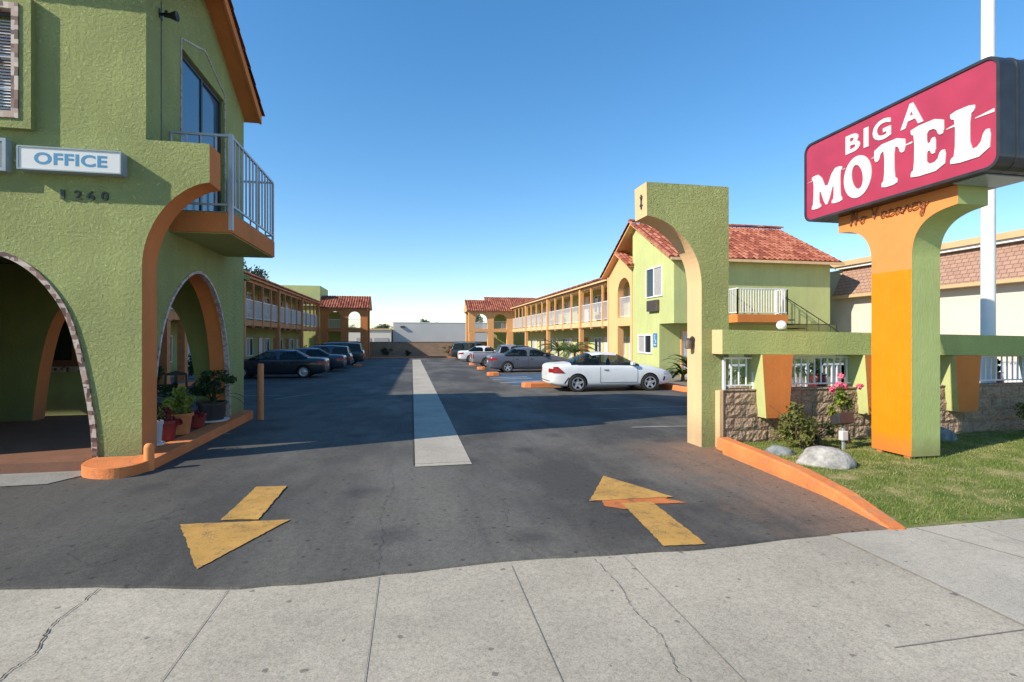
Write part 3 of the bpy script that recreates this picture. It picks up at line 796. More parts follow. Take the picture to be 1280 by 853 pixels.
mb.build('front_wall', [M['green'], M['orange_left']], ob)
arch_band([(x, z) for x, z in front_arch], .065, Y0 - .022, Y0 + .10, XZ).build('mosaic_trim', M['mosaic'], ob)
side_arch = smooth_path([(7.97, .10), (8.03, .61), (8.10, 1.17), (8.30, 1.85), (8.62, 2.33), (9.11, 2.70), (9.6, 2.88), (10.06, 2.80), (10.5, 2.52), (10.86, 2.02), (11.05, 1.46), (11.13, .95), (11.19, .10)], 2)
def roof_u(y): return 7.72 - .55 * abs(y - 9.85)
XS = XO - .03
YB = Y1
poly2 = [(Y0 + .42, .10)] + side_arch[0:] + [(YB, .10), (YB, roof_u(YB)), (9.85, roof_u(9.85)), (Y0 + .42, roof_u(Y0 + .42))]
door = rect(9.0, 10.86, 3.64, 6.32)
def smi2(li, i):
    if li == 0 and 1 <= i < len(side_arch): return 1
    return 0
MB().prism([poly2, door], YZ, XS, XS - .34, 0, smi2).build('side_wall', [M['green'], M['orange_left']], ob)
arch_band(side_arch[::-1], .045, XS + .018, XS - .06, YZ).build('mosaic_trim', M['mosaic2'], ob)
# arcade back wall with its own arch
ba = smooth_path([(-7.10, .10), (-7.04, .75), (-6.93, 1.46), (-6.78, 2.05), (-6.55, 2.4), (-6.1, 2.7), (-5.65, 2.82)], 2)
ba = ba + [(-11.3 - x, z) for x, z in ba[::-1]][1:]
poly3 = [(-12, .10)] + ba + [(XS - .35, .10), (XS - .35, 3.1), (-12, 3.1)]
def smi3(li, i): return 1 if 1 <= i <= len(ba) - 1 else 0
MB().prism([poly3], XZ, 11.32, 11.66, 0, smi3).build('arcade_back_wall', [M['green_in_shade'], M['orange_left']], ob)
MB().box(-12, XS - .35, Y0 + .42, 13.7, 3.12, 3.24).build('arcade_ceiling', M['green_in_shade'], ob)
MB().box(-8.6, -8.3, Y0 + .42, 11.3, .1, 3.1).build('arcade_end_wall', M['green_in_shade'], ob)
fl = MB().prism([[(-12, 7.50), (-4.1, 7.50), (-4.02, 7.25), (-3.9, 7.1), (-3.66, 6.98), (-3.45, 7.0), (-3.35, 7.15), (-3.30, 7.5), (-3.40, 11.85), (-3.55, 12.0), (-12, 12.0)]], XY, -.25, .125)
fl.build('arcade_floor', M['terra'], ob)
MB().prism([smooth_path([(-4.1, 7.49), (-4.03, 7.24), (-3.9, 7.085), (-3.66, 6.96), (-3.44, 6.98), (-3.33, 7.14), (-3.28, 7.5)], 2) + [(-3.38, 11.98), (-3.52, 12.1), (-3.62, 12.0), (-3.62, 7.9), (-3.6, 7.65), (-4.1, 7.65)]], XY, -.25, .135).build('floor_kerb', M['kerb'], ob, bevel=.03)
MB().box(-12, -4.12, 7.47, 7.72, -.2, .132).build('step_edge', M['terra'], ob)
# back part of the building, with a window seen through both arches
MB().prism([rect(-14, -6.6, -.3, 3.12), rect(-8.6, -7.45, 1.1, 2.6)], XZ, 13.3, 13.6).build('rear_wall', M['green_shaded'], ob)
wo = MB().prism([rect(-8.66, -7.39, 1.04, 2.66), rect(-8.5, -7.55, 1.2, 2.5)], XZ, 13.27, 13.34).build('window', M['doorbrown'], ob)
MB().box(-8.6, -7.45, 13.36, 13.38, 1.1, 2.6).build('pane', M['glass'], wo)
MB().box(-8.8, -7.3, 13.18, 13.31, .94, 1.06).build('sill', M['mosaic'], wo)
MB().box(-14, -6.6, 11.82, 13.7, 3.25, 6.1).build('rear_upper_storey', M['green_shaded'], ob)
MB().box(-12, XS - .35, YB - .3, YB - .002, 3.25, 6.45).build('back_wall', M['green'], ob)
# roof: two slopes of clay tiles on an orange timber deck
RX1 = -3.30
for sgn in (-1, 1):
    yl = 9.85 + sgn * 2.30; zl = 7.85 - .55 * 2.30
    vs = [(-12, 9.85, 7.85), (RX1, 9.85, 7.85), (RX1, yl, zl), (-12, yl, zl)]
    dv = Vector((0, -sgn * 2.30, .55 * 2.30)).normalized()
    deck = MB().prism([[(9.85, 7.85), (yl, zl), (yl, zl - .15), (9.85, 7.70)]], YZ, RX1, -12)
    deck.build('roof_deck', M['orange_left'], ob)
    tl = MB(); tiled_roof(tl, (-5.55, yl - sgn * -.05, zl + .0), (1, 0, 0), dv, 9, 8, course=.335)
    tl.build('roof_tiles', M['tile'], ob, smooth=True)
    MB().prism([[(9.85, 7.88), (yl, zl + .03), (yl, zl - .17), (9.85, 7.68)]], YZ, RX1, RX1 + .045).build('barge_board', M['orange_left'], ob)
    rt = MB(); ridge_tiles(rt, (RX1 + .02, yl + sgn * .06, zl + .05), (RX1 + .02, 9.85, 7.91), .075)
    rt.build('rake_tiles', M['tile'], ob, smooth=True)
# upper window with stucco surround and mosaic inner trim
wd = MB().prism([rect(-6.42, -4.79, 4.38, 6.06), rect(-6.27, -4.92, 4.50, 5.97)], XZ, Y0 - .085, Y0 - .001).build('window', M['green'], ob)
MB().prism([rect(-6.268, -4.922, 4.502, 5.968), rect(-6.18, -5.0, 4.59, 5.89)], XZ, Y0 - .10, Y0 + .02).build('mosaic_trim', M['mosaic'], wd)
fr_ = MB().prism([rect(-6.19, -4.99, 4.58, 5.90), rect(-6.13, -5.05, 4.63, 5.85)], XZ, Y0 + .0, Y0 + .05); fr_.box(-6.13, -5.05, Y0, Y0 + .04, 5.27, 5.30)
fr_.build('frame', M['darkmetal'], wd)
bl = MB()
for k in range(30): z = 4.63 + k * .0405; bl.add([(-6.13, Y0 + .075, z), (-5.05, Y0 + .075, z), (-5.05, Y0 + .10, z + .036), (-6.13, Y0 + .10, z + .036)], [(0, 1, 2, 3)])
bl.build('blinds', M['blind'], wd)
br = MB()
for x in (-5.84, -5.56, -5.28): br.box(x - .008, x + .008, Y0 - .03, Y0 - .014, 4.6, 5.88)
for z in (4.9, 5.3, 5.6): br.box(-6.16, -5.02, Y0 - .03, Y0 - .014, z - .007, z + .007)
br.build('window_bars', M['railgrey'], wd)
# wall vent (air conditioner) below the window
ac = MB().prism([rect(-5.75, -5.05, 3.82, 4.235), rect(-5.71, -5.09, 3.86, 4.195)], XZ, Y0 - .11, Y0).build('air_conditioner', M['signframe'], ob)
gl = MB()
for k in range(16): x = -5.70 + k * .039; gl.box(x, x + .016, Y0 - .10, Y0 - .085, 3.86, 4.195)
gl.box(-5.71, -5.09, Y0 - .084, Y0 - .08, 3.86, 4.195); gl.build('grille', M['vent'], ac)
# house number
for ch, x in zip('1260', (-4.50, -4.345, -4.195, -4.035)):
    hn = MB(); text_mesh(hn, ch, (x, Y0 - .003, 3.52), (1, 0, 0), (0, 0, 1), (0, -1, 0), .045 if ch == '1' else .085, .12, .016, .012)
    hn.build('house_number', M['number'], ob)
# conduit and floodlight
MB().tube([(XO + .045, Y0 + .425, 6.5), (XO + .045, Y0 + .425, 4.4)], .012, 8).build('conduit', M['darkmetal'], ob)
fl = MB().box(XO - .01, XO + .06, 8.05, 8.15, 6.24, 6.36).tube([(XO + .04, 8.1, 6.3), (XO + .12, 8.08, 6.3), (XO + .16, 8.02, 6.31)], .02, 8)
fl = fl.build('floodlight', M['black'], ob)
MB().lathe([(.001, -.1), (.03, -.1), (.035, -.03), (.065, .05), (.07, .07), (.05, .06), (.001, .05)], (XO + .20, 8.1, 6.30), 16, axis='X').build('lamp_head', M['black'], fl)
# sliding balcony door
XD = XS - .06
dr_ = MB().prism([rect(9.0, 10.86, 3.64, 6.32), rect(9.06, 9.92, 3.72, 6.25), rect(9.98, 10.80, 3.72, 6.25)], YZ, XD, XD - .06).build('sliding_door', M['darkmetal'], ob)
MB().prism([rect(9.06, 9.92, 3.72, 6.25)], YZ, XD - .02, XD - .03).build('pane', M['glassblue'], dr_)
MB().prism([rect(9.98, 10.80, 3.72, 6.25)], YZ, XD - .03, XD - .04).build('pane', M['glassblue'], dr_)
MB().prism([[(8.94, 3.64), (8.94, 6.46), (9.9, 6.78), (10.90, 6.44), (10.90, 3.64), (10.875, 3.64), (10.875, 6.42), (9.9, 6.75), (8.965, 6.44), (8.965, 3.64)]], YZ, XS + .015, XS - .01).build('mosaic_trim', M['mosaic2'], ob)
# balcony
bx = XS + .88
ba_ = MB().box(XS, bx, 8.55, 11.02, 3.32, 3.63).build('balcony', M['orange_left'], ob, bevel=.012)
MB().box(XS + .001, bx - .03, 8.58, 10.99, 3.305, 3.321).build('balcony_soffit', M['green_shaded'], ba_)
MB().box(XS + .001, bx - .01, 8.565, 11.0, 3.631, 3.645).build('balcony_floor', M['slab'], ba_)
rl = MB(); railing(rl, (bx - .03, 8.57), (bx - .03, 11.0), 3.63, 4.83, .19, .012, .12, .018, True, .02)
railing(rl, (XS + .02, 8.57), (bx - .03, 8.57), 3.63, 4.83, .21, .012, .12, .018, False)
railing(rl, (XS + .02, 11.0), (bx - .03, 11.0), 3.63, 4.83, .15, .012, .12, .018, False)
rl.box(bx - .055, bx + .005, 8.54, 8.60, 3.36, 4.84)
rl.box(bx - .045, bx - .015, 9.9, 9.94, 3.64, 4.8)
rl.build('railing', M['railgrey'], ba_)

# office sign box
so = empty('office_sign', (-4.3, Y0, 3.86), 'small white illuminated style box sign with blue OFFICE lettering on the green facade', 'sign')
so['label'] = 'small white box sign reading OFFICE on the green facade'
MB().prism([rect(-4.90, -3.73, 3.84, 4.14), rect(-4.885, -3.745, 3.856, 4.125)], XZ, Y0 - .16, Y0 - .002).build('sign_box', M['signframe'], so)
fc = MB().box(-4.884, -3.746, Y0 - .150, Y0 - .14, 3.857, 4.124).build('sign_face', M['signwhite'], so)
tm = MB(); text_mesh(tm, 'OFFICE', (-4.715, Y0 - .1502, 3.915), (1, 0, 0), (0, 0, 1), (0, -1, 0), .82, .155, .002, .03, 1.06)
tm.build('lettering', M['signblue'], fc)

# bollards
b1 = empty('bollard', (-3.32, 7.36, 0), 'short orange round topped bollard at the front corner of the arcade floor', 'bollard')
MB().lathe([(.001, -.1), (.058, -.1), (.058, .29), (.05, .325), (.03, .345), (.001, .35)], (-3.32, 7.36, 0), 20).build('post', M['oldorange'], b1, smooth=True)
b2 = empty('bollard', (-3.17, 11.55, gz(11.5)), 'tall slim orange post standing beyond the side arch', 'bollard')
MB().lathe([(.001, -.2), (.062, -.2), (.062, 1.18), (.05, 1.2), (.001, 1.2)], (-3.17, 11.75, gz(11.5)), 16).build('post', M['wood'], b2, smooth=True)

# potted plants on the arcade edge
def pot(name, x, y, r, h, mat, label, cat, z=.145, saucer=None, taper=.75):
    e = empty(name, (x, y, z), label, cat, 'potted plants along the arcade edge')
    MB().lathe([(.001, 0), (r * taper, 0), (r * .97, h * .86), (r * 1.08, h * .86), (r * 1.08, h), (r * .92, h), (r * .9, h * .9), (.001, h * .9)], (x, y, z + (.02 if saucer else 0)), 20).build('pot', mat, e, smooth=True)
    if saucer: MB().lathe([(.001, 0), (r * 1.15, 0), (r * 1.25, .03), (r * 1.15, .03), (.001, .02)], (x, y, z + .001), 20).build('saucer', saucer, e, smooth=True)
    return e
e = pot('potted_plant', -3.68, 8.32, .105, .33, M['railgrey'], 'tall pale grey pot of trailing leaves nearest the front pillar', 'potted plant', saucer=M['white'])
leaves(MB(), (-3.66, 8.32, .56), (.12, .12, .1), 60, .06, 1).build('foliage', M['leafdark'], e, fix=False)
e = pot('potted_plant', -3.70, 8.72, .15, .30, M['redpot'], 'dark red flowering plant in a red pot beside the pale grey pot', 'potted plant')
leaves(MB(), (-3.70, 8.72, .42), (.23, .24, .22), 420, .06, 2, .3, .7, 7).build('flowers', M['redflower'], e, fix=False)
e = pot('potted_plant', -3.72, 9.22, .19, .34, M['terrapot'], 'bushy yellow green shrub in a terracotta pot under the side arch', 'potted plant')
leaves(MB(), (-3.72, 9.12, .66), (.28, .46, .27), 700, .09, 3, .3, .5, 9).build('foliage', M['leafyel'], e, fix=False)
e = pot('potted_plant', -3.68, 9.84, .13, .24, M['redpot'], 'low dark red flowers between the terracotta pot and the black pot', 'potted plant')
leaves(MB(), (-3.68, 9.84, .36), (.18, .2, .17), 260, .06, 4, .3, .7, 5).build('flowers', M['redflower'], e, fix=False)
e = pot('potted_plant', -3.70, 10.55, .24, .34, M['blackpot'], 'large dark leafy plant in a black pot on a white saucer', 'potted plant', saucer=M['white'], taper=.85)
mb = MB(); leaves(mb, (-3.68, 10.5, .84), (.40, .7, .28), 700, .10, 5, .3, .4, 10); fronds(mb, (-3.7, 10.6, .5), 14, .7, .03, 5, 1, False)
mb.build('foliage', M['leafdark'], e, fix=False)
MB().tube([(-3.7, 10.6, .4), (-3.69, 10.62, .8)], .02, 6).build('stem', M['trunk'], e)
e = pot('potted_plant', -4.75, 11.15, .18, .3, M['blackpot'], 'small dark plant in a black pot back inside the arcade', 'potted plant', z=.125)
leaves(MB(), (-4.75, 11.1, .62), (.3, .3, .26), 300, .08, 6, .3, .5, 6).build('foliage', M['leafdark'], e, fix=False)
# chairs of dark metal beyond the arcade
def chair(x, y, rz, label, z=-.03):
    e = empty('patio_chair', (x, y, z), label, 'chair', 'dark chairs behind the arcade', rz)
    def T(mb):
        c_, s_ = math.cos(rz), math.sin(rz); mb.v = [(x + v[0] * c_ - v[1] * s_, y + v[0] * s_ + v[1] * c_, z + v[2]) for v in mb.v]; return mb
    for nm, m in (('seat', MB().box(-.24, .24, -.24, .24, .42, .46)), ('backrest', MB().prism([[(-.24, .46), (-.22, .9), (0, .97), (.22, .9), (.24, .46), (.19, .46), (.18, .86), (-.18, .86), (-.19, .46)]], XZ, .20, .24).box(-.03, .03, .205, .235, .47, .87)),):
        o = T(m); me = bpy.data.objects.new('x', None); bpy.data.objects.remove(me)
        o2 = o.build(nm, M['darkmetal']); o2.parent = e; o2.matrix_parent_inverse = Matrix.LocRotScale(Vector((x, y, z)), Matrix.Rotation(rz, 3, 'Z'), None).inverted()
    for sx in (-1, 1):
        for sy in (-1, 1):
            o2 = T(MB().tube([(sx * .2, sy * .2, .42), (sx * .23, sy * .23, 0)], .014, 6)).build('leg', M['darkmetal'])
            o2.parent = e; o2.matrix_parent_inverse = Matrix.LocRotScale(Vector((x, y, z)), Matrix.Rotation(rz, 3, 'Z'), None).inverted()
chair(-5.35, 13.1, .4, 'dark metal patio chair behind the arcade, the one nearer the driveway')
chair(-6.05, 13.0, -.3, 'dark metal patio chair behind the arcade, the one further inside')

# ------------------------------------------------------------------ gateway column on the right
ga = empty('gateway_column', (4.65, 7.45, 0), 'tall green stucco column with half arch arm and peach side, right of the driveway', 'column')
cv = smooth_path([(4.42, 2.4), (4.42, 2.62), (4.36, 2.92), (4.19, 3.20), (3.94, 3.42), (3.72, 3.53), (3.51, 3.57)], 2)
cp = [(4.42, -.05)] + cv + [(3.50, 4.08), (4.89, 4.08), (4.89, -.05)]
def smg(li, i): return 1 if i <= len(cv) else (1 if i == len(cv) + 0 else 0)
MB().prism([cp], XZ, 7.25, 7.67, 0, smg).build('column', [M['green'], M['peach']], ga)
wl = MB().lathe([(.001, -.02), (.05, -.015), (.055, .0), (.001, .01)], (4.40, 7.48, 1.68), 14, axis='X').box(4.33, 4.41, 7.44, 7.52, 1.56, 1.7).build('wall_lamp', M['darkmetal'], ga)
MB().lathe([(.03, -.07), (.055, -.06), (.06, .04), (.035, .075), (.001, .08)], (4.325, 7.48, 1.60), 14).build('lamp_shade', M['grille'], wl, smooth=True)
mb = MB(); mb.lathe([(.001, -.01), (.022, -.01), (.022, .01), (.001, .01)], (3.495, 7.42, 3.86), 12, axis='X')
mb.tube([(3.49, 7.42, 3.93), (3.49, 7.42, 3.70)], .01, 6); mb.tube([(3.49, 7.38, 3.90), (3.49, 7.42, 3.83), (3.49, 7.46, 3.90)], .008, 6); mb.tube([(3.49, 7.38, 3.75), (3.49, 7.42, 3.80), (3.49, 7.46, 3.75)], .008, 6)
mb.build('iron_ornament', M['darkmetal'], ga)

# ------------------------------------------------------------------ split block wall with railing and beam
bw = empty('block_wall', (7.5, 7.3, 0), 'low tan split face block wall with white railing behind the lawn', 'wall')
def course_blocks(mb, x0, x1, z0, z1, y, lenb=.40, hb=.2, off=0):
    rnd = random.Random(int(x0 * 100) + 3); z = z0; r_ = 0
    while z < z1 - .02:
        zt = min(z + hb, z1); x = x0 - (off + (r_ % 2) * lenb / 2)
        while x < x1:
            a = max(x, x0) + .004; b = min(x + lenb, x1) - .004
            if b - a > .03:
                nxs = max(2, int((b - a) / .05)); nzs = 4; pts = []
                for j in range(nzs + 1):
                    for i in range(nxs + 1):
                        edge = i in (0, nxs) or j in (0, nzs)
                        d = .008 if edge else .012 + rnd.uniform(0, .017)
                        pts.append((a + (b - a) * i / nxs + (0 if edge else rnd.uniform(-.008, .008)), y - d, z + .004 + (zt - z - .008) * j / nzs))
                fs = [(j * (nxs + 1) + i, j * (nxs + 1) + i + 1, (j + 1) * (nxs + 1) + i + 1, (j + 1) * (nxs + 1) + i) for j in range(nzs) for i in range(nxs)]
                mb.add(pts, fs)
            x += lenb
        z = zt; r_ += 1
mb = MB()
for a, b in ((4.72, 12.6),):
    mb.box(a, b, 7.17, 7.36, -.1, .872); course_blocks(mb, a, b, .06, .872, 7.165)
mb.build('blocks', M['block'], bw)
MB().box(4.70, 12.6, 7.14, 7.38, .876, .90).build('coping', M['block'], bw, bevel=.008)
MB().box(4.655, 4.715, 7.13, 7.39, -.05, .885).build('end_pilaster', M['peach'], bw)
for a, b in ((4.78, 5.30), (5.84, 7.2), (7.3, 8.9), (9.45, 10.9), (11.45, 12.5)):
    yr_ = 7.215 if a < 5 else 7.27
    railing(MB(), (a, yr_), (b, yr_), .90, 1.40, .125, .009, .06, .014, True, .02).build('railing', M['rail'], bw)
bm_ = empty('entrance_beam', (7.5, 7.1, 0), 'long green stucco beam with tapered orange brackets carried above the block wall', 'beam')
mb = MB(); x0, x1 = 4.6, 13.2
zt = lambda x: 1.83 - .016 * (x - 4.6)
zb = lambda x: 1.46 - .010 * (x - 4.6)
for ya, yb in ((6.98, 7.34),):
    v = [(x0, ya, zb(x0)), (x1, ya, zb(x1)), (x1, ya, zt(x1)), (x0, ya, zt(x0)), (x0, yb, zb(x0)), (x1, yb, zb(x1)), (x1, yb, zt(x1)), (x0, yb, zt(x0))]
    mb.add(v, [(0, 1, 2, 3), (7, 6, 5, 4), (1, 5, 6, 2), (3, 2, 6, 7), (0, 4, 5, 1)], 0); mb.add(v, [(0, 3, 7, 4)], 1)
mb.build('beam', [M['green3'], M['peach']], bm_)
for cx in (5.53, 7.38, 9.15, 11.1):
    w0, w1 = .27, .20; zt_ = zb(cx) - .003; za = .47; ya, yb, yc = 6.955, 7.40, 7.40
    v = [(cx - w1, ya, za), (cx + w1, ya, za), (cx + w0, ya, zt_), (cx - w0, ya, zt_), (cx - w1, yb - .12, za), (cx + w1, yb - .12, za), (cx + w0, yb, zt_), (cx - w0, yb, zt_)]
    m2 = MB(); m2.add(v, [(0, 1, 2, 3)], 1); m2.add(v, [(7, 6, 5, 4), (0, 3, 7, 4), (1, 5, 6, 2), (0, 4, 5, 1), (3, 2, 6, 7)], 0)
    m2.build('bracket', [M['green2'], M['orange']], bm_)
g = empty('globe_lamp', (5.79, 7.2, zt(5.79)), 'white glass globe lamp standing on the green beam', 'lamp')
MB().lathe([(.001, 0), (.035, 0), (.035, .03), (.001, .03)], (5.79, 7.2, zt(5.79)), 14).build('base', M['darkmetal'], g)
MB().lathe([(.075 * math.sin(PI * k / 12) + .0005, .095 - .075 * math.cos(PI * k / 12)) for k in range(13)], (5.79, 7.2, zt(5.79)), 20).build('globe', M['globe'], g, smooth=True)

# ------------------------------------------------------------------ motel sign
ms = empty('motel_sign', (6.84, 6.0, 0), 'red roadside sign reading BIG A MOTEL on a bright orange and green T pillar', 'sign')
c1 = smooth_path([(5.735, 2.7), (5.735, 2.88), (5.69, 3.08), (5.57, 3.24), (5.38, 3.33), (5.14, 3.36)], 2)
c2 = [(12.08 - y, z) for y, z in c1]
def pil(z0, z1):
    return [(5.735, z0)] + ([] if z1 < 3 else c1 + [(5.14, z1), (6.94, z1)] + c2[::-1]) + ([(5.735, z1), (6.345, z1)] if z1 < 3 else []) + [(6.345, z0)]
MB().prism([pil(.10, 2.635)], YZ, 6.60, 7.07, 0, lambda li, i: 1 if i == 0 else 2).build('lower_pillar', [M['bright'], M['pillargreen'], M['pillargreen']], ms)
MB().prism([pil(2.636, 3.60)], YZ, 6.603, 7.067, 0, lambda li, i: 1).build('upper_pillar', [M['oldorange'], M['pillargreen']], ms)
for (a, b) in ((6.66, 5.82), (6.98, 5.82), (6.66, 6.24), (6.98, 6.24)):
    MB().prism([[(a - .05, b - .05), (a + .05, b - .05), (a + .04, b + .05), (a - .05, b + .04)]], XY, -.05, .099).build('foot', M['terrapot'], ms, bevel=.01)
ya, yb, za, zb_ = 4.53, 7.41, 3.602, 4.885; r_ = .15
def rrect(y0, y1, z0, z1, r):
    return arc(y0 + r, z0 + r, r, r, PI, 1.5 * PI, 7) + arc(y1 - r, z0 + r, r, r, 1.5 * PI, 2 * PI, 7) + arc(y1 - r, z1 - r, r, r, 0, .5 * PI, 7) + arc(y0 + r, z1 - r, r, r, .5 * PI, PI, 7)
XF = 6.40
cab = MB().prism([rrect(ya, yb, za, zb_, r_)], YZ, XF + .02, XF + .88)
cab = cab.build('cabinet', M['cabinet'], ms, bevel=.012)
for k in range(1, 4):
    x = XF + .02 + .86 * k / 4
    MB().prism([rrect(ya - .007, yb + .007, za - .007 + .007, zb_ + .007, r_), rrect(ya + .03, yb - .03, za + .03, zb_ - .03, r_ - .03)], YZ, x - .012, x + .012).build('seam', M['cabinet'], cab)
MB().prism([rrect(ya, yb, za, zb_, r_), rrect(ya + .035, yb - .035, za + .035, zb_ - .035, r_ - .035)], YZ, XF - .012, XF + .019).build('retainer', M['cabinet'], ms)
face = MB().prism([rrect(ya + .034, yb - .034, za + .034, zb_ - .034, r_ - .034)], YZ, XF + .004, XF + .018).build('sign_face', M['signred'], ms)
MB().box(XF + .10, XF + .80, 4.75, 5.12, 3.585, 3.6).build('underside_plate', M['signframe'], ms)
GL = {'M': [[(0, 0), (.31, 0), (.32, .10), (.25, .14), (.27, .60), (.45, .04), (.56, .04), (.74, .62), (.74, .14), (.67, .10), (.68, 0), (1, 0), (1.0, .11), (.95, .15), (.94, .85), (1, .89), (.99, 1), (.72, 1), (.50, .46), (.29, 1), (0, 1), (.01, .89), (.07, .85), (.05, .15), (0, .11)]],
      'T': [[(.26, 0), (.74, 0), (.75, .12), (.66, .16), (.65, .83), (.78, .81), (.84, .64), (.99, .66), (.98, 1), (.02, 1), (.01, .66), (.16, .64), (.22, .81), (.35, .83), (.34, .16), (.25, .12)]],
      'E': [[(0, 0), (.96, 0), (1, .35), (.84, .36), (.76, .18), (.47, .17), (.47, .43), (.57, .43), (.60, .35), (.72, .35), (.72, .66), (.60, .66), (.57, .58), (.47, .58), (.47, .83), (.72, .82), (.80, .66), (.95, .67), (.93, 1), (0, 1), (0, .88), (.11, .84), (.10, .16), (0, .12)]],
      'L': [[(0, 0), (.96, 0), (1, .44), (.84, .45), (.74, .2), (.50, .17), (.50, .83), (.62, .88), (.62, 1), (0, 1), (0, .88), (.13, .84), (.12, .16), (0, .12)]]}
GL['O'] = [[(.5 + .5 * math.cos(a), .5 + .5 * math.sin(a)) for a in [2 * PI * k / 40 for k in range(40)]], [(.5 + .20 * math.cos(a) - .06 * math.sin(a), .5 + .30 * math.sin(a)) for a in [2 * PI * k / 30 for k in range(30)]]]
lt = MB()
for ch, u0, u1, v0, v1 in (('M', .16, .755, .16, .70), ('O', .79, 1.26, .135, .745), ('T', 1.30, 1.775, .155, .765), ('E', 1.845, 2.295, .16, .81), ('L', 2.345, 2.79, .165, .80)):
    loops = [smooth_path(l, 1, True) if ch != 'O' else l for l in GL[ch]]
    lo = [[(7.41 - (u0 + (u1 - u0) * x), za + .02 + v0 + (v1 - v0) * y) for x, y in l] for l in loops]
    lt.prism(lo, YZ, XF + .0045, XF - .008)
for ch, u0, u1, v0, v1 in (('B', .82, 1.07, .85, 1.12), ('I', 1.135, 1.21, .84, 1.12), ('G', 1.28, 1.56, .85, 1.13), ('A', 1.70, 2.01, .865, 1.165)):
    text_mesh(lt, ch, (XF + .004, 7.41 - u0, za + v0 - .0), (0, -1, 0), (0, 0, 1), (-1, 0, 0), u1 - u0, v1 - v0, .011, .03)
lt.build('lettering', M['signwhite'], face)
for a, b, w in ((.06, .16, .004), (.76, .80, .006), (1.25, 1.32, .008), (1.72, 1.86, .012), (2.29, 2.40, .014), (2.62, 2.82, .02)):
    sw = MB().prism([[(7.41 - a, za + .645 - w * .2), (7.41 - b, za + .655 - w), (7.41 - b, za + .655 + w), (7.41 - a, za + .645 + w * .2)]], YZ, XF + .0047, XF - .003)
    sw.build('white_line', M['signwhite'], face)
# worn neon script under the board
def script(mb, s, y, z, h):
    G_ = {'N': [[(0, .1), (.08, 0), (.2, .95), (.3, 1), (.42, .05), (.5, 0), (.62, .9), (.75, 1.05)]], 'o': [[(.3, .45), (.1, .4), (0, .15), (.15, 0), (.35, .1), (.38, .35), (.25, .5), (.5, .4)]],
          'V': [[(-.05, .85), (.1, 1), (.22, .6), (.28, 0), (.45, .6), (.7, 1), (.8, .9)]], 'a': [[(.35, .4), (.15, .45), (0, .2), (.12, 0), (.3, .15), (.38, .45), (.36, .1), (.55, .05)]],
          'c': [[(.35, .4), (.15, .48), (0, .2), (.15, 0), (.45, .12)]], 'n': [[(0, 0), (.06, .42), (.08, .1), (.25, .45), (.36, .38), (.35, .05), (.55, .08)]],
          'y': [[(0, .45), (.08, .1), (.25, .08), (.4, .45), (.38, .0), (.25, -.45), (.05, -.4), (.2, -.1), (.6, .3)]]}
    W = {'N': .85, 'o': .52, 'V': .8, 'a': .58, 'c': .5, 'n': .6, 'y': .6, ' ': .35}
    u = 0
    for ch in s:
        if ch != ' ':
            for st in G_[ch]:
                p = smooth_path(st, 2)
                mb.tube([(6.575 + .004 * (k % 2), y - (u + a) * h, z + b * h) for k, (a, b) in enumerate(p)], .0085, 6)
                for a, b in (p[0], p[-1]): mb.tube([(6.575, y - (u + a) * h, z + b * h), (6.601, y - (u + a) * h, z + b * h)], .006, 5)
        u += W[ch]
    return u * h
sm = MB(); u_ = .22
script(sm, 'No Vacancy', 6.70, 3.415, .205); sm.build('neon_script', M['script'], ms, fix=False)

# tall white pole behind the wall
po = MB().lathe([(.001, -.1), (.115, -.1), (.112, 5), (.10, 9.5), (.001, 9.5)], (11.0, 8.0, 0), 20).build('white_pole', M['white'], smooth=True)
tag(po, 'tall plain white steel pole rising behind the beam and the sign board', 'pole')
rnd = random.Random(4)
# second fence, urns and palms in the courtyard
f2 = empty('picket_fence', (8, 9.6, 0), 'white picket fence further back behind the block wall', 'fence')
for a, b in ((6.9, 8.3), (8.3, 9.8), (9.8, 12.0), (12.0, 14.2), (14.2, 16.4)):
    railing(MB(), (a, 10.2), (b, 10.2), 0, 1.12, .14, .016, .08, .02, True, .03).build('fence_panel', M['rail'], f2)
for k, (x, y) in enumerate(((8.25, 9.2), (12.5, 9.0))):
    e = empty('urn_planter', (x, y, 0), ('tall red urn planter with dark foliage seen through the railing left of the sign pillar', 'tall red urn planter with dark foliage seen through the railing beside the white pole')[k], 'planter', 'red urn planters behind the railing')
    MB().lathe([(.001, 0), (.14, 0), (.15, .06), (.07, .14), (.06, .45), (.14, .56), (.19, .78), (.15, .92), (.18, .96), (.001, .95)], (x, y, 0), 18).build('urn', M['redpot'], e, smooth=True)
    leaves(MB(), (x, y, 1.1), (.2, .2, .22), 250, .08, 31 + k, .2, .6, 5).build('foliage', M['leafdark'], e, fix=False)
for k, (x, y, l) in enumerate(((6.6, 9.0, 'feathery palm behind the railing just right of the gateway column'), (7.7, 9.7, 'feathery palm behind the railing nearest the left side of the sign pillar'), (9.55, 10.9, 'feathery palm behind the railing, hidden mostly by the sign pillar'))):
    e = empty('courtyard_palm', (x, y, 0), l, 'palm', 'palms behind the railing')
    MB().tube([(x, y, -.05), (x + .03, y, .5), (x, y, .95)], .07, 8, r2=.05).build('trunk', M['trunk'], e)
    fronds(MB(), (x, y, .95), 18, .8, .09, 40 + k, .9).build('crown', M['palm'], e, fix=False)
MB_ = MB()
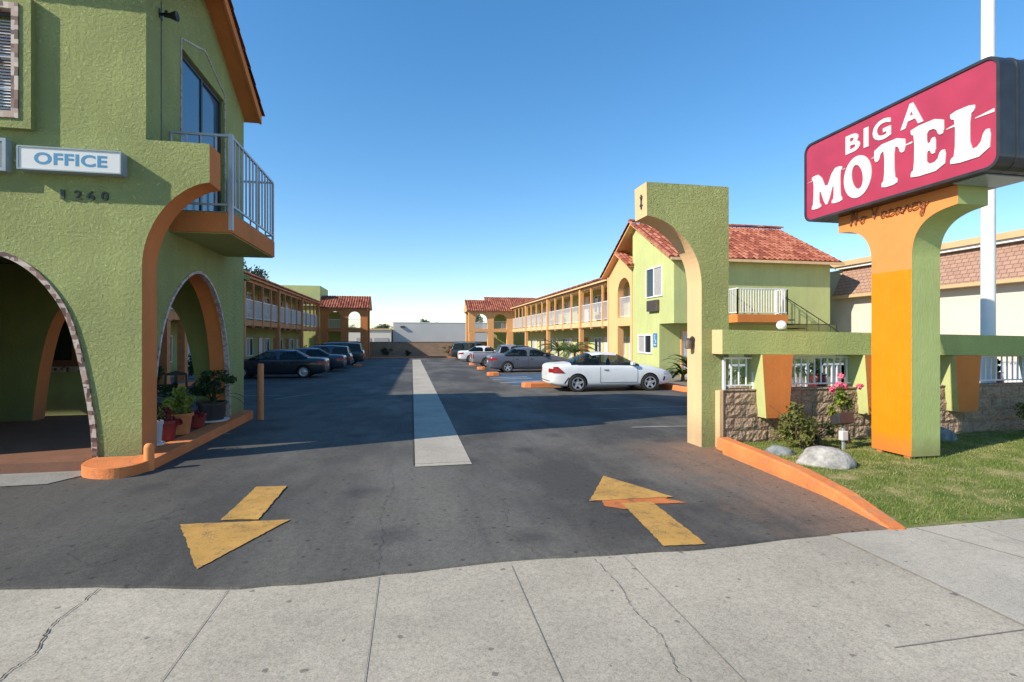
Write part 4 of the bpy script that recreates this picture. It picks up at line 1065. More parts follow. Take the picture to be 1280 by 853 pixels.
# ------------------------------------------------------------------ lawn things
def rock(name, x, y, z, sx, sy, sz, seed, mat, label):
    bm = bmesh.new(); bmesh.ops.create_icosphere(bm, subdivisions=4, radius=1)
    for v in bm.verts:
        p = v.co.copy(); n1 = mnoise.noise(p * 1.1 + Vector((seed, 0, 0))) * .3 + mnoise.noise(p * 3 + Vector((seed, 5, 0))) * .09 + mnoise.noise(p * 8 + Vector((seed, 5, 0))) * .03
        p = p * (1 + n1); v.co = Vector((p.x * sx, p.y * sy, max(p.z, -.45) * sz))
    me = bpy.data.meshes.new(name); bm.to_mesh(me); bm.free(); me.materials.append(mat)
    me.polygons.foreach_set('use_smooth', [True] * len(me.polygons))
    o = bpy.data.objects.new(name, me); C.objects.link(o); o.location = (x, y, z + sz * .3); o.rotation_euler = (0, 0, -.3)
    return tag(o, label, 'rock')
rock('boulder', 5.23, 5.72, .05, .33, .24, .20, 2.0, M['rock'], 'large pale granite boulder on the grass beside the orange kerb')
rock('boulder', 5.10, 6.35, .04, .19, .15, .11, 6.0, M['rock2'], 'small grey rock behind the large pale boulder')
rock('boulder', 8.35, 6.75, .05, .17, .15, .17, 9.0, M['rock2'], 'round grey rock at the foot of the block wall right of the sign pillar')
def shrub(name, x, y, c, rad, n, size, mat, seed, label, cat, clumps=14, stems=9):
    e = empty(name, (x, y, .05), label, cat)
    leaves(MB(), c, rad, n, size, seed, .3, .55, clumps).build('foliage', M[mat], e, fix=False)
    rr = random.Random(seed); st = MB()
    for _ in range(stems):
        st.tube([(x + rr.uniform(-.05, .05), y + rr.uniform(-.05, .05), .03), (x + rr.uniform(-.3, .3) * rad[0], y, c[2] - rad[2] * .3), (c[0] + rr.uniform(-.8, .8) * rad[0], c[1] + rr.uniform(-.7, .7) * rad[1], c[2] + rr.uniform(0, .8) * rad[2])], .010, 5, r2=.003)
    st.build('stems', M['trunk'], e, fix=False); return e
shrub('rose_shrub', 5.62, 6.55, (5.60, 6.60, .42), (.44, .33, .36), 1300, .062, 'leaf', 11, 'rounded green shrub against the block wall beside the first orange bracket', 'shrub', 18)
e = shrub('rose_bush', 6.56, 6.72, (6.52, 6.78, .66), (.20, .2, .38), 420, .075, 'leafyel', 12, 'pink flowering rose bush in front of the wall left of the sign pillar', 'rose bush', 10)
fl = MB(); rr = random.Random(8)
for (x, y, z) in ((6.40, 6.62, .98), (6.28, 6.6, 1.0), (6.36, 6.64, 1.13), (6.60, 6.55, .98), (6.22, 6.65, .93)):
    fl = MB(); leaves(fl, (x, y, z), (.05, .05, .045), 60, .045, rr.randint(0, 99), .2, .9)
    fl.build('flower', M['pink'], e, fix=False)
e = shrub('dry_shrub', 6.02, 6.75, (6.05, 6.78, .27), (.36, .22, .22), 420, .06, 'leafdark', 13, 'low scrubby dark plant between the round shrub and the garden floodlight', 'shrub', 7, 20)
shrub('rose_shrub', 10.2, 6.6, (10.25, 6.65, .42), (.35, .3, .38), 900, .07, 'leaf', 14, 'leafy green shrub at the right end of the lawn by the wall', 'shrub', 10)
fl_ = empty('garden_floodlight', (6.22, 6.45, .05), 'grey box floodlight on a short stake in the grass before the wall', 'floodlight')
MB().box(6.205, 6.235, 6.435, 6.465, 0, .42).build('stake', M['signframe'], fl_)
MB().box(6.17, 6.27, 6.41, 6.49, .20, .34).build('junction_box', M['plate'], fl_, bevel=.01)
hd = MB().prism([[(-.07, 0), (.09, -.05), (.12, .08), (-.05, .16)]], lambda a, b, d: (6.22 + d, 6.45 + a, .46 + b), -.13, .13).build('lamp_head', M['darkmetal'], fl_, bevel=.012)

# ------------------------------------------------------------------ neighbouring shop building on the right
nb = empty('neighbour_building', (21, 14, 0), 'cream walled building with a pinkish tiled mansard and tan parapet at the far right', 'building')
MB().box(20, 34, 2, 27, -.5, 3.62).build('wall', M['cream'], nb)
MB().box(20.3, 34, 2, 26.5, 3.621, 4.98).build('upper_wall', M['cream'], nb)
MB().prism([[(19.62, 3.70), (20.28, 4.98), (20.4, 4.98), (20.4, 3.70)]], lambda a, b, d: (a, d, b), 2, 21.0).build('mansard_roof', M['shingle'], nb)
MB().box(19.55, 20.3, 2, 21.15, 3.56, 3.69).build('gutter', M['tan'], nb)
MB().box(20.05, 34.1, 1.9, 21.3, 4.99, 5.10).build('cornice', M['white'], nb)
MB().box(19.95, 34.2, 1.8, 21.6, 5.105, 5.34).build('parapet_coping', M['tan'], nb)

# ------------------------------------------------------------------ motel wings
def wing(parent, sg, xe, ya, yb, posts, G_, P_, post_m, fascia_m, seed, door_ms):
    """two storey gallery wing along Y; sg=+1 stands on the right and faces -X"""
    rnd = random.Random(seed)
    X = lambda d: xe + sg * d            # d metres behind the eave line
    def bx(mb, d0, d1, y0, y1, z0, z1): a, b = sorted((X(d0), X(d1))); return mb.box(a, b, y0, y1, z0, z1)
    ze = 5.13; xw = 1.75
    bx(MB(), xw, xw + 5, ya, yb, -.8, 5.2).build('wall', M[G_], parent)
    bx(MB(), .22, xw - .002, ya, yb, 2.42, 2.74).build('gallery_floor', M[P_], parent)
    bx(MB(), .20, .30, ya, yb, 4.86, 5.06).build('eave_beam', M[post_m], parent)
    bx(MB(), .02, xw - .002, ya, yb, 5.075, 5.12).build('gallery_ceiling', M['ceil'], parent)
    bx(MB(), -.03, .03, ya, yb, 5.02, 5.15).build('gutter', M[fascia_m], parent)
    tl = MB(); n = int((yb - ya) / .25)
    if sg > 0: tiled_roof(tl, (X(-.08), ya, ze + .05), (0, 1, 0), (sg * math.cos(.24), 0, math.sin(.24)), n, 10, course=.5)
    else: tiled_roof(tl, (X(-.08), ya, ze + .05), (0, 1, 0), (sg * math.cos(.24), 0, math.sin(.24)), n, 10, course=.5)
    tl.build('roof_tiles', M['tile'], parent, smooth=True)
    MB().prism([[(X(-.05), 5.122), (X(5.2), 6.42), (X(6.75), 5.122)]], XZ, ya + .01, yb - .01).build('roof', M[post_m], parent)
    for k, y in enumerate(posts):
        w = .14
        g = gz(y)
        p = bx(MB(), .10, .38, y - w, y + w, g - .1, 5.02).build('post', M[post_m], parent, bevel=.01)
        bx(MB(), .06, .42, y - w - .04, y + w + .04, 2.36, 2.44).build('post_bracket', M[post_m], p)
    edges = [ya] + list(posts) + [yb]
    for k in range(len(edges) - 1):
        a, b = edges[k], edges[k + 1]
        if b - a < 1: continue
        nn = max(1, round((b - a) / 2.0)); xr = X(.24)
        for j in range(1, nn):
            y = a + (b - a) * j / nn
            bx(MB(), .18, .30, y - .06, y + .06, 2.30, 4.88).build('thin_post', M[post_m], parent)
        if b - a > .6:
            railing(MB(), (xr, a + .14), (xr, b - .14), 2.76, 3.90, .15, .012, .08, .018, False).build('railing', M['rail'], parent)
    # doors and windows of both storeys
    y = ya + .9; k = 0
    while y < yb - 2.5:
        for fl, z in enumerate((0, 2.75)):
            zz = z if fl else gz(y) + .02
            f = X(xw); o = -sg
            d0 = y + rnd.uniform(-.1, .1)
            wall_door(parent, 'Y', d0, d0 + .9, zz, zz + 2.0, f, o, door_ms[(k + fl) % len(door_ms)], post_m)
            wall_window(parent, 'Y', d0 + 1.35, d0 + 2.75, zz + .75, zz + 1.95, f, o, 2, ('curtain', 'glass'))
            u = bx(MB(), xw - .10, xw + .02, d0 + 1.7, d0 + 2.35, zz + .22, zz + .58).build('air_conditioner', M['grille'], parent)
        y += 3.95; k += 1
    return X

def portico(parent, x0, x1, y, z_e, post_m, G_, cols, mirror=1):
    """arched two storey end porch facing the driveway, columns on the plane y"""
    zb_ = -.75
    place = XZ
    out = [(x0, zb_)]; loops = []
    # one wall sheet with two arched openings up and two rectangular ones down
    holes = []
    for k in range(len(cols) - 1):
        a = cols[k][1]; b = cols[k + 1][0]; cx = (a + b) / 2; r = (b - a) / 2
        holes.append([(a, 2.75), (b, 2.75)] + arc(cx, 4.42 - r * .95, r, r * .95, 0, PI, 12))
    outer_ = [(x0, 2.4), (x0, z_e), (x1, z_e), (x1, 2.4)]
    MB().prism([outer_] + holes, place, y, y + .5).build('arched_wall', M[post_m], parent)
    for a, b in cols:
        MB().box(a, b, y, y + .5, zb_, 2.395).build('column', M[post_m], parent, bevel=.02)
    for k in range(len(cols) - 1):
        MB().box(cols[k][1], cols[k + 1][0], y + .05, y + 3.6, 2.35, 2.74).build('floor_slab', M[G_], parent)
        railing(MB(), (cols[k][1], y + .25), (cols[k + 1][0], y + .25), 2.75, 3.6, .15, .012, .06, .018, False).build('railing', M['rail'], parent)
    rear = cols[0] if mirror > 0 else cols[-1]
    # rear columns
    for a, b in (rear,):
        MB().box(a, b, y + 3.2, y + 3.7, zb_, z_e).build('column', M[post_m], parent, bevel=.02)
    MB().box(x0, x1, y - .05, y + 3.8, z_e + .002, z_e + .12).build('porch_ceiling', M['ceil'], parent)
    tl = MB(); w = .25
    L = 3.0
    tiled_roof(tl, (x0 - .25, y - .35, z_e + .12), (1, 0, 0), (0, math.cos(.5), math.sin(.5)), int((x1 - x0 + .5) / w), 8, course=.36)
    tl.build('porch_roof_tiles', M['tile'], parent, smooth=True)
    MB().prism([[(y - .3, z_e + .1), (y + 2.1, z_e + 1.42), (y + 3.9, z_e + .1)]], YZ, x0 - .2, x1 + .2).build('porch_roof', M[post_m], parent)

rb = empty('motel_wing', (13.5, 30, 0), 'sunlit lime green two storey motel block with peach posts and tiled gable tower', 'building')
XT = 10.8
postsR = [27.1, 33.1, 41.6, 50.0]
wing(rb, 1, 11.0, 27.0, 57.4, postsR, 'green2', 'peach', 'wood_sunlit', 'peach', 3, ['doorwhite', 'doorwhite', 'doorbrown'])  # same paints as the left wing, in lighter sunlit copies
# gable tower
YA, YG, YR = 19.80, 24.0, 27.0
yr, zr, ze = 23.4, 7.22, 5.17
zs = lambda y: zr - (zr - ze) / (yr - YA) * abs(y - yr)
low = [(21.1, -.6), (21.1, 2.34), (YA, 2.34), (YA, zs(YA)), (yr, zr), (YG - .1, zs(YG - .1)), (YG - .1, -.6)]
hw = [rect(20.78, 22.35, 3.56, 4.92), rect(21.78, 23.22, .98, 1.88)]
MB().prism([low] + hw, YZ, XT, XT + .3).build('tower_wall', M['green2'], rb)
MB().box(XT + .301, 18.4, YA, YA + .3, 2.34, 5.16).build('tower_front_wall', M['green2'], rb)
MB().box(XT + .301, 18.09, YA + .301, 27, 2.341, 2.5).build('tower_floor', M['green2'], rb)
MB().box(XT + .3, 19.95, 21.1, 21.4, -.6, 2.338).build('tower_lower_wall', M['green2'], rb)
MB().box(18.1, 18.4, YA + .301, 27, 2.34, 5.17).box(18.0, 18.3, 21.41, 27, -.6, 2.33).build('tower_end_wall', M['green2'], rb)
MB().prism([[(YA + .3, 5.16), (yr, zr - .02), (27, 5.16)]], YZ, 18.1, 18.4).build('tower_end_gable', M['green2'], rb)
wf = MB().prism([hw[0], rect(20.83, 21.54, 3.61, 4.87), rect(21.60, 22.30, 3.61, 4.87)], YZ, XT - .05, XT + .06).build('window', M['white'], rb)
MB().prism([rect(20.83, 21.54, 3.61, 4.87)], YZ, XT - .01, XT + .02).build('pane', M['curtain'], wf)
MB().prism([rect(21.60, 22.30, 3.61, 4.87)], YZ, XT + .0, XT + .03).build('pane', M['glass'], wf)
wf = MB().prism([hw[1], rect(21.84, 22.45, 1.04, 1.82), rect(22.52, 23.16, 1.04, 1.82)], YZ, XT - .05, XT + .06).build('window', M['white'], rb)
MB().prism([rect(21.84, 22.45, 1.04, 1.82)], YZ, XT - .01, XT + .02).build('pane', M['glass'], wf)
MB().prism([rect(22.52, 23.16, 1.04, 1.82)], YZ, XT + .0, XT + .03).build('pane', M['curtain'], wf)
ac = MB().box(XT - .16, XT, 21.08, 22.05, 2.92, 3.42).build('air_conditioner', M['grille'], rb, bevel=.01)
g_ = MB()
for k in range(9): g_.box(XT - .175, XT - .161, 21.12, 22.01, 2.96 + k * .05, 2.98 + k * .05)
g_.build('grille', M['darkmetal'], ac)
# accessible parking sign on the tower wall
hs = MB().box(XT - .02, XT - .002, 21.30, 21.66, 1.30, 1.92)
hs.build('wall_sign', M['skyblue'], rb)
sy = MB(); hx = XT - .026
sy.prism([arc(21.49, 1.82, .035, .035, 0, 2 * PI, 12)[:-1]], YZ, hx, hx + .004)
sy.prism([[(21.51, 1.77), (21.47, 1.77), (21.47, 1.63), (21.40, 1.63), (21.36, 1.50), (21.39, 1.49), (21.42, 1.60), (21.51, 1.60)]], YZ, hx, hx + .004)
ring = arc(21.50, 1.56, .085, .085, .6, 1.6 * PI, 14); sy.prism([ring + offset_path(ring, .02)[::-1]], YZ, hx, hx + .004)
sy.box(hx, hx + .004, 21.36, 21.60, 1.38, 1.42)
sy.build('symbol', M['signwhite'], rb)
# orange gable porch with an arched opening
arch_ = [(24.12, 2.78), (25.72, 2.78), (25.72, 4.05)] + arc(24.92, 4.05, .80, .78, 0, PI, 16)[1:] 
low2 = [(YG - .098, -.6), (YG - .098, 5.38), (25.42, 6.12), (26.95, 5.32), (26.95, -.6), (26.35, -.6), (26.35, 2.34), (24.12, 2.34), (24.12, -.6)]
low2 = [(YG - .098, -.6), (24.12, -.6), (24.12, 2.34), (25.72, 2.34), (25.72, -.6), (26.95, -.6), (26.95, 5.32), (25.42, 6.12), (YG - .098, 5.38)]
MB().prism([low2, arch_], YZ, XT - .04, XT + .3).build('porch_wall', M['peach2'], rb)
railing(MB(), (XT + .12, 24.13), (XT + .12, 25.71), 2.78, 3.86, .13, .012, .06, .018, False).build('railing', M['rail'], rb)
MB().box(XT + .301, 12.6, 23.91, 27, 2.5, 2.74).build('porch_floor', M['peach'], rb)
MB().box(12.6, 13, 23.9, 27, -.6, 5.1).build('inner_wall', M['green2'], rb)
MB().box(XT + .301, 12.59, 23.905, 23.99, -.6, 5.1).build('inner_side_wall', M['green2'], rb)
wall_door(rb, 'Y', 25.0, 25.9, -.12, 1.95, 12.6, -1, 'doorwhite', 'wood_sunlit')
wall_door(rb, 'Y', 24.6, 25.5, 2.75, 4.75, 12.6, -1, 'doorwhite', 'wood_sunlit')
# downpipe
MB().tube([(10.74, 26.99, 5.1), (10.74, 26.99, -.1)], .05, 8).build('downpipe', M['peach'], rb)
# main gable roof
sl = Vector((0, yr - YA, zr - ze)); L_ = sl.length
tl = MB(); tiled_roof(tl, (XT - .38, YA - .36, zs(YA - .36) + .10), (1, 0, 0), (0, yr - YA, zr - ze), 33, 12, course=.372)
tl.build('tower_roof_tiles', M['tile'], rb, smooth=True)
tl = MB(); tiled_roof(tl, (XT - .38, 27.3, zs(27.3) + .10), (1, 0, 0), (0, -(yr - YA), zr - ze), 33, 12, course=.372)
tl.build('tower_roof_tiles', M['tile'], rb, smooth=True)
MB().prism([[(YA - .38, zs(YA - .38)), (yr, zr + .01), (27.3, zs(27.3)), (27.3, zs(27.3) + .09), (yr, zr + .10), (YA - .38, zs(YA - .38) + .09)]], YZ, XT - .36, 18.78).build('tower_roof_deck', M['wood_sunlit'], rb)
rt = MB(); ridge_tiles(rt, (XT - .42, yr, zr + .19), (18.85, yr, zr + .19), .11)
ridge_tiles(rt, (XT - .36, YA - .4, zs(YA - .4) + .12), (XT - .36, yr, zr + .15), .09)
ridge_tiles(rt, (XT - .36, 27.3, zs(27.3) + .12), (XT - .36, yr, zr + .15), .09)
rt.build('ridge_tiles', M['tile'], rb, smooth=True)
MB().box(XT - .36, 18.75, YA - .44, YA - .37, zs(YA - .37) - .03, zs(YA - .37) + .08).build('gutter', M['peach'], rb)
# little gable over the porch
tl = MB(); rtm = MB()
MB().prism([[(23.78, 5.22), (25.42, 6.10), (27.05, 5.22), (27.05, 5.32), (25.42, 6.22), (23.78, 5.32)]], YZ, XT - .34, XT + .5).build('porch_gable_deck', M['wood_sunlit'], rb)
ridge_tiles(rtm, (XT - .30, 23.70, 5.31), (XT - .30, 25.42, 6.25), .10); ridge_tiles(rtm, (XT - .30, 27.15, 5.31), (XT - .30, 25.42, 6.25), .10)
ridge_tiles(rtm, (XT - .12, 23.72, 5.32), (XT - .12, 25.42, 6.26), .10); ridge_tiles(rtm, (XT - .12, 27.13, 5.32), (XT - .12, 25.42, 6.26), .10)
ridge_tiles(rtm, (XT + .08, 23.72, 5.32), (XT + .08, 25.42, 6.26), .10)
rtm.build('porch_gable_tiles', M['tile'], rb, smooth=True)
MB().lathe([(.001, -.04), (.05, -.04), (.06, .06), (.001, .07)], (XT - .1, 21.6, 6.02), 10, axis='X').build('floodlight', M['darkmetal'], rb)
# front balcony and stair
bb = MB().box(13.25, 15.65, 19.05, 19.79, 2.36, 2.70).build('balcony', M['orange'], rb, bevel=.01)
r2 = MB(); railing(r2, (13.28, 19.08), (15.62, 19.08), 2.70, 3.80, .125, .014, .08, .02); railing(r2, (15.62, 19.08), (15.62, 19.78), 2.70, 3.80, .125, .012, .08, .018); railing(r2, (13.28, 19.08), (13.28, 19.78), 2.70, 3.80, .125, .012, .08, .018)
r2.build('railing', M['rail'], bb)
st = MB(); st.tube([(15.7, 19.45, 3.55), (18.6, 19.45, 1.95)], .02, 6)
for x in (15.7, 16.3, 16.9, 17.5, 18.1): st.tube([(x, 19.45, 3.55 - (x - 15.7) * .552), (x, 19.45, 2.6 - (x - 15.7) * .552)], .012, 6)
st.build('handrail', M['darkmetal'], rb)
st = MB()
for k in range(14): x = 15.66 + k * .27; st.box(x, x + .29, 19.06, 19.78, 2.5 - k * .18 - .05, 2.5 - k * .18)
st.build('stairs', M['darkmetal'], rb)
wall_door(rb, 'X', 11.9, 12.8, -.05, 2.0, 21.1, -1, 'doorwhite', 'wood_sunlit')
# porch at the far end of the right wing
portico(rb, 6.2, 11.35, 57, 4.62, 'wood_sunlit', 'green2', [(6.25, 6.95), (8.35, 9.05), (10.55, 11.3)])
MB().box(9.6, 16, 60.9, 66, -.8, 5.4).build('end_block', M['green2'], rb)
tl = MB(); tiled_roof(tl, (8.6, 59.6, 5.55), (1, 0, 0), (0, math.cos(.42), math.sin(.42)), 26, 8, course=.36); tl.build('end_roof_tiles', M['tile'], rb, smooth=True)
MB().prism([[(59.6, 5.42), (62.2, 6.60), (65, 5.42)]], YZ, 8.65, 15.1).build('end_roof', M['wood_sunlit'], rb)
for k in range(12): MB().box(5.6 - k * .0, 6.2, 58.2 + k * .001, 59.2, -.6, -.5) if False else None

lb = empty('motel_wing', (-11, 33, 0), 'shaded green two storey motel block with orange posts, left of the car park', 'building')
lp = [15.1, 21.2, 22.7, 30.1, 37.6, 45.2, 52.6]
wing(lb, -1, -8.8, 13.9, 53.6, lp, 'green_shaded', 'wood', 'wood', 'wood', 9, ['doorwhite', 'doorbrown', 'doorbrown'])  # same paints as the right wing, in darker copies with shade painted in
portico(lb, -9.0, -4.45, 54, 4.62, 'orange_left', 'green_shaded', [(-8.95, -8.3), (-7.05, -6.35), (-5.15, -4.5)], -1)
MB().box(-12.95, -9.2, 55, 60, 5.0, 7.05).box(-13.5, -9.3, 55.2, 60, -.8, 5.1).build('roof_block', M['green2'], lb)
MB().box(-9.2, -7.4, 58, 62, -.8, 4.55).build('stair_block', M['green2'], lb)

# ------------------------------------------------------------------ end of the car park
tag(MB().box(-24, 9.55, 61, 61.25, -.9, 1.22).box(-24.05, 9.55, 60.97, 61.28, 1.222, 1.29).build('back_wall', M['farblock']), 'long brown block wall closing the far end of the car park', 'wall')
wh = empty('warehouse', (10, 95, 0), 'plain wide grey warehouse behind the far end wall', 'building')
MB().box(-3.1, 34, 88, 110, -.8, 4.32).build('wall', M['warehouse'], wh)
MB().box(-3.15, 34.1, 87.95, 110, 4.322, 4.40).build('roof_edge', M['white'], wh)
MB().box(-1.9, -1.2, 87.6, 88, 3.5, 3.75).build('wall_light', M['darkmetal'], wh)
cb = empty('low_cream_building', (-14, 92, 0), 'low cream building with garage doors behind the left porch', 'building')
MB().box(-34, -3.3, 84, 94, -.8, 3.0).build('wall', M['cream'], cb)
MB().box(-34.1, -3.25, 83.8, 94, 3.002, 3.25).build('roof_edge', M['tan'], cb)
for x in (-24.5, -20.5, -16.5, -12.4, -8.6, -5.9):
    MB().box(x, x + 2.2, 83.93, 84.0, -.6, 1.75).build('garage_door', M['curtain'], cb)
# bushes in front of the far wall
for k, (x, y, r, h, m, l) in enumerate(((-2.9, 59.6, .8, .8, 'leafdark', 'dark bush in the far planting bed nearest the left porch'), (-.6, 59.8, .6, .5, 'leafdark', 'small dark bush in the far planting bed left of the gutter line'),
                                       (4.2, 59.6, 1.2, .8, 'leaf', 'broad olive bush in the far planting bed right of the gutter line'), (6.0, 59.9, .8, .6, 'leaf', 'olive bush in the far planting bed nearest the right porch'))):
    e = empty('bush', (x, y, -.35), l, 'bush', 'bushes in the far planting bed')
    leaves(MB(), (x, y, -.3 + h * .7), (r, .5, h * .75), 500, .14, 60 + k, .3, .6, 9).build('foliage', M[m], e, fix=False)
    MB().tube([(x, y, -.4), (x, y, h * .4)], .04, 5).build('stem', M['trunk'], e)
# trees
def tree(x, y, h, r, label, seed, n=2600, mat='farleaf', size=.3, trunk=.18, cz=.68, group='distant trees beyond the motel'):
    e = empty('tree', (x, y, -.6), label, 'tree', group)
    rr = random.Random(seed); t = MB()
    t.tube([(x, y, -.6), (x + rr.uniform(-.2, .2), y, h * .3), (x + rr.uniform(-.4, .4), y, h * .62)], trunk, 8, r2=trunk * .5)
    for _ in range(7):
        a = rr.uniform(0, 6.3); zz = h * rr.uniform(.35, .6)
        t.tube([(x, y, zz), (x + math.cos(a) * r * .4, y + math.sin(a) * r * .4, zz + h * .14), (x + math.cos(a) * r * .75, y + math.sin(a) * r * .75, zz + h * .24)], trunk * .4, 5, r2=trunk * .1)
    t.build('trunk', M['trunk'], e, fix=False)
    leaves(MB(), (x, y, h * cz), (r, r, h * (1 - cz)), n, size, seed, .2, .6, 22).build('crown', M[mat], e, fix=False)
tree(-17.5, 60, 10.8, 2.9, 'dark leafy tree rising over the left wing roof beside the office building', 71, 3000)
tree(2.7, 118, 6.4, 1.9, 'round topped tree just above the middle of the warehouse roof', 72, 1500)
tree(5.9, 125, 6.1, .9, 'tiny tree top right of the other one above the warehouse roof', 73, 500)
tree(-6.5, 116, 5.0, 2.4, 'low tree behind the left corner of the warehouse', 74, 1500)
tree(-14.5, 120, 5.0, 3.0, 'broad low tree behind the low cream building', 75, 1500)
tree(12.6, 100, 7.2, 1.6, 'tree seen through the arch of the right porch', 76, 900)
tree(-22, 120, 6.0, 3.5, 'wide low tree seen through the arch of the left porch', 77, 1200)

# tropical plants by the right wing
def strap(x, y, z, h, n, seed, label, feather=False):
    e = empty('strap_leaf_plant', (x, y, z), label, 'plant', 'tropical plants in the beds along the right wing')
    mb = MB(); fronds(mb, (x, y, z + .25), n, h, .075 if feather else .13, seed, 1.0, feather); mb.build('leaves', M['palm'], e, fix=False)
    MB().tube([(x, y, gz(y) - .1), (x, y, z + .35)], .09, 7, r2=.06).build('stem', M['trunk'], e)
strap(10.9, 18.5, .02, 1.6, 40, 1, 'tall strap leaved plant in the bed by the tower corner, beside the gateway column', False)
strap(10.3, 18.2, .02, .9, 18, 2, 'low strap leaved plant in front of the bird of paradise by the tower')
strap(12.4, 17.6, .02, 1.3, 22, 3, 'strap leaved plant further right in the bed before the tower')
strap(9.9, 30.4, .5, 1.7, 26, 4, 'small palm before the posts, the right one of the pair behind the white coupe', True)
strap(9.9, 34.0, .5, 1.7, 26, 5, 'small palm before the posts, the left one of the pair behind the white coupe', True)
strap(10.0, 43.5, -.3, 1.9, 18, 6, 'small palm near the far porch behind the grey sedan', True)
for k, (x, y, r) in enumerate(((-9.0, 24.0, .5), (-9.1, 20.4, .45), (-9.0, 47, .6))):
    e = empty('shrub', (x, y, gz(y)), ('dark shrub by the left wing posts in front of the black sedan', 'dark shrub at the near end of the left wing', 'dark shrub at the far end of the left wing')[k], 'shrub', 'dark shrubs by the left wing')
    leaves(MB(), (x, y, gz(y) + .75), (r, r, .75), 600, .13, 80 + k, .3, .5, 9).build('foliage', M['leafdark'], e, fix=False)
    MB().tube([(x, y, gz(y)), (x, y, .5)], .04, 5).build('stem', M['trunk'], e)

# ------------------------------------------------------------------ cars
def car_type(kind):
    """stations: x_low, x_up, half width, z_belt, z_top, cabin half width (0 = no cabin)"""
    if kind == 'coupe':
        st = [(0.0, 0.0, .60, .74, .80, 0), (.05, .05, .74, .86, .93, 0), (.30, .28, .83, .90, .965, 0), (.72, .72, .85, .91, .985, 0),
              (1.05, 1.48, .86, .91, 1.29, .54), (1.72, 1.78, .865, .90, 1.335, .56), (1.80, 1.86, .865, .90, 1.335, .56), (2.78, 2.42, .865, .88, 1.30, .54),
              (3.12, 3.18, .86, .86, .93, 0), (3.6, 3.6, .85, .80, .875, 0), (4.08, 4.08, .80, .70, .77, 0), (4.36, 4.36, .70, .60, .64, 0), (4.45, 4.45, .56, .50, .54, 0)]
        W = ((.93, .30), (3.50, .30)); L = 4.45; rear = 3; front = 7
    elif kind == 'sedan':
        st = [(0.0, 0.0, .64, .74, .80, 0), (.05, .05, .78, .88, .95, 0), (.3, .3, .86, .93, 1.0, 0), (.85, .88, .88, .94, 1.02, 0),
              (1.25, 1.52, .885, .94, 1.37, .57), (2.16, 2.2, .89, .92, 1.41, .59), (2.26, 2.3, .89, .92, 1.41, .59), (3.15, 2.80, .89, .91, 1.36, .57),
              (3.55, 3.58, .885, .89, .98, 0), (4.05, 4.05, .87, .84, .92, 0), (4.6, 4.6, .82, .74, .80, 0), (4.82, 4.82, .72, .62, .67, 0), (4.9, 4.9, .6, .52, .56, 0)]
        W = ((1.02, .31), (3.85, .31)); L = 4.9; rear = 3; front = 7
    elif kind == 'suv':
        st = [(0.0, 0.0, .70, .78, .84, 0), (.04, .06, .82, .92, .98, 0), (.10, .13, .86, .98, 1.06, 0),
              (.16, .32, .88, 1.0, 1.62, .66), (1.35, 1.37, .89, 1.0, 1.69, .68), (1.45, 1.47, .89, 1.0, 1.69, .68), (2.4, 2.4, .89, .99, 1.68, .68), (2.5, 2.5, .89, .99, 1.68, .68), (3.2, 2.95, .89, .98, 1.63, .66),
              (3.55, 3.6, .885, .97, 1.06, 0), (4.0, 4.0, .87, .94, 1.02, 0), (4.5, 4.5, .83, .84, .92, 0), (4.66, 4.66, .76, .70, .76, 0), (4.7, 4.7, .66, .58, .62, 0)]
        W = ((.95, .36), (3.72, .36)); L = 4.7; rear = 2; front = 8
    elif kind == 'truck':
        st = [(0.0, 0.0, .74, .86, .92, 0), (.03, .03, .84, .96, 1.0, 0), (.10, .10, .86, 1.0, 1.03, 0), (1.55, 1.55, .87, 1.0, 1.03, 0), (1.86, 1.86, .87, .99, 1.03, 0),
              (1.92, 2.05, .87, .99, 1.52, .62), (2.62, 2.62, .87, .98, 1.56, .63), (2.70, 2.70, .87, .98, 1.56, .63), (3.45, 3.15, .87, .97, 1.52, .61),
              (3.85, 3.88, .865, .94, 1.02, 0), (4.3, 4.3, .85, .90, .98, 0), (4.8, 4.8, .82, .82, .88, 0), (4.95, 4.95, .76, .68, .74, 0), (5.0, 5.0, .68, .58, .62, 0)]
        W = ((1.05, .35), (4.12, .35)); L = 5.0; rear = 4; front = 8
    return st, W, L, rear, front

def ring(s_, zb):
    xl, xu, hw, belt, top, cab = s_
    half = [(xl, 0, zb), (xl, hw * .78, zb), (xl, hw * .96, zb + .07), (xl, hw, zb + (belt - zb) * .5), (xl, hw * .985, belt - .07)]
    if cab: half += [(xl, hw * .935, belt), (xu, cab + (hw - cab) * .10, top - .07), (xu, cab * .84, top), (xu, 0, top + .025)]
    else: half += [(xl, hw * .93, belt), (xu, hw * .78, top - .005), (xu, hw * .5, top), (xu, 0, top + .012)]
    return half + [(x, -y, z) for x, y, z in half[-2:0:-1]]

def boolean_eval(ob, cutters):
    for c_ in cutters:
        m = ob.modifiers.new('cut', 'BOOLEAN'); m.operation = 'DIFFERENCE'; m.solver = 'EXACT'; m.object = c_
    bpy.context.view_layer.update()
    return bpy.data.meshes.new_from_object(ob.evaluated_get(bpy.context.evaluated_depsgraph_get()))

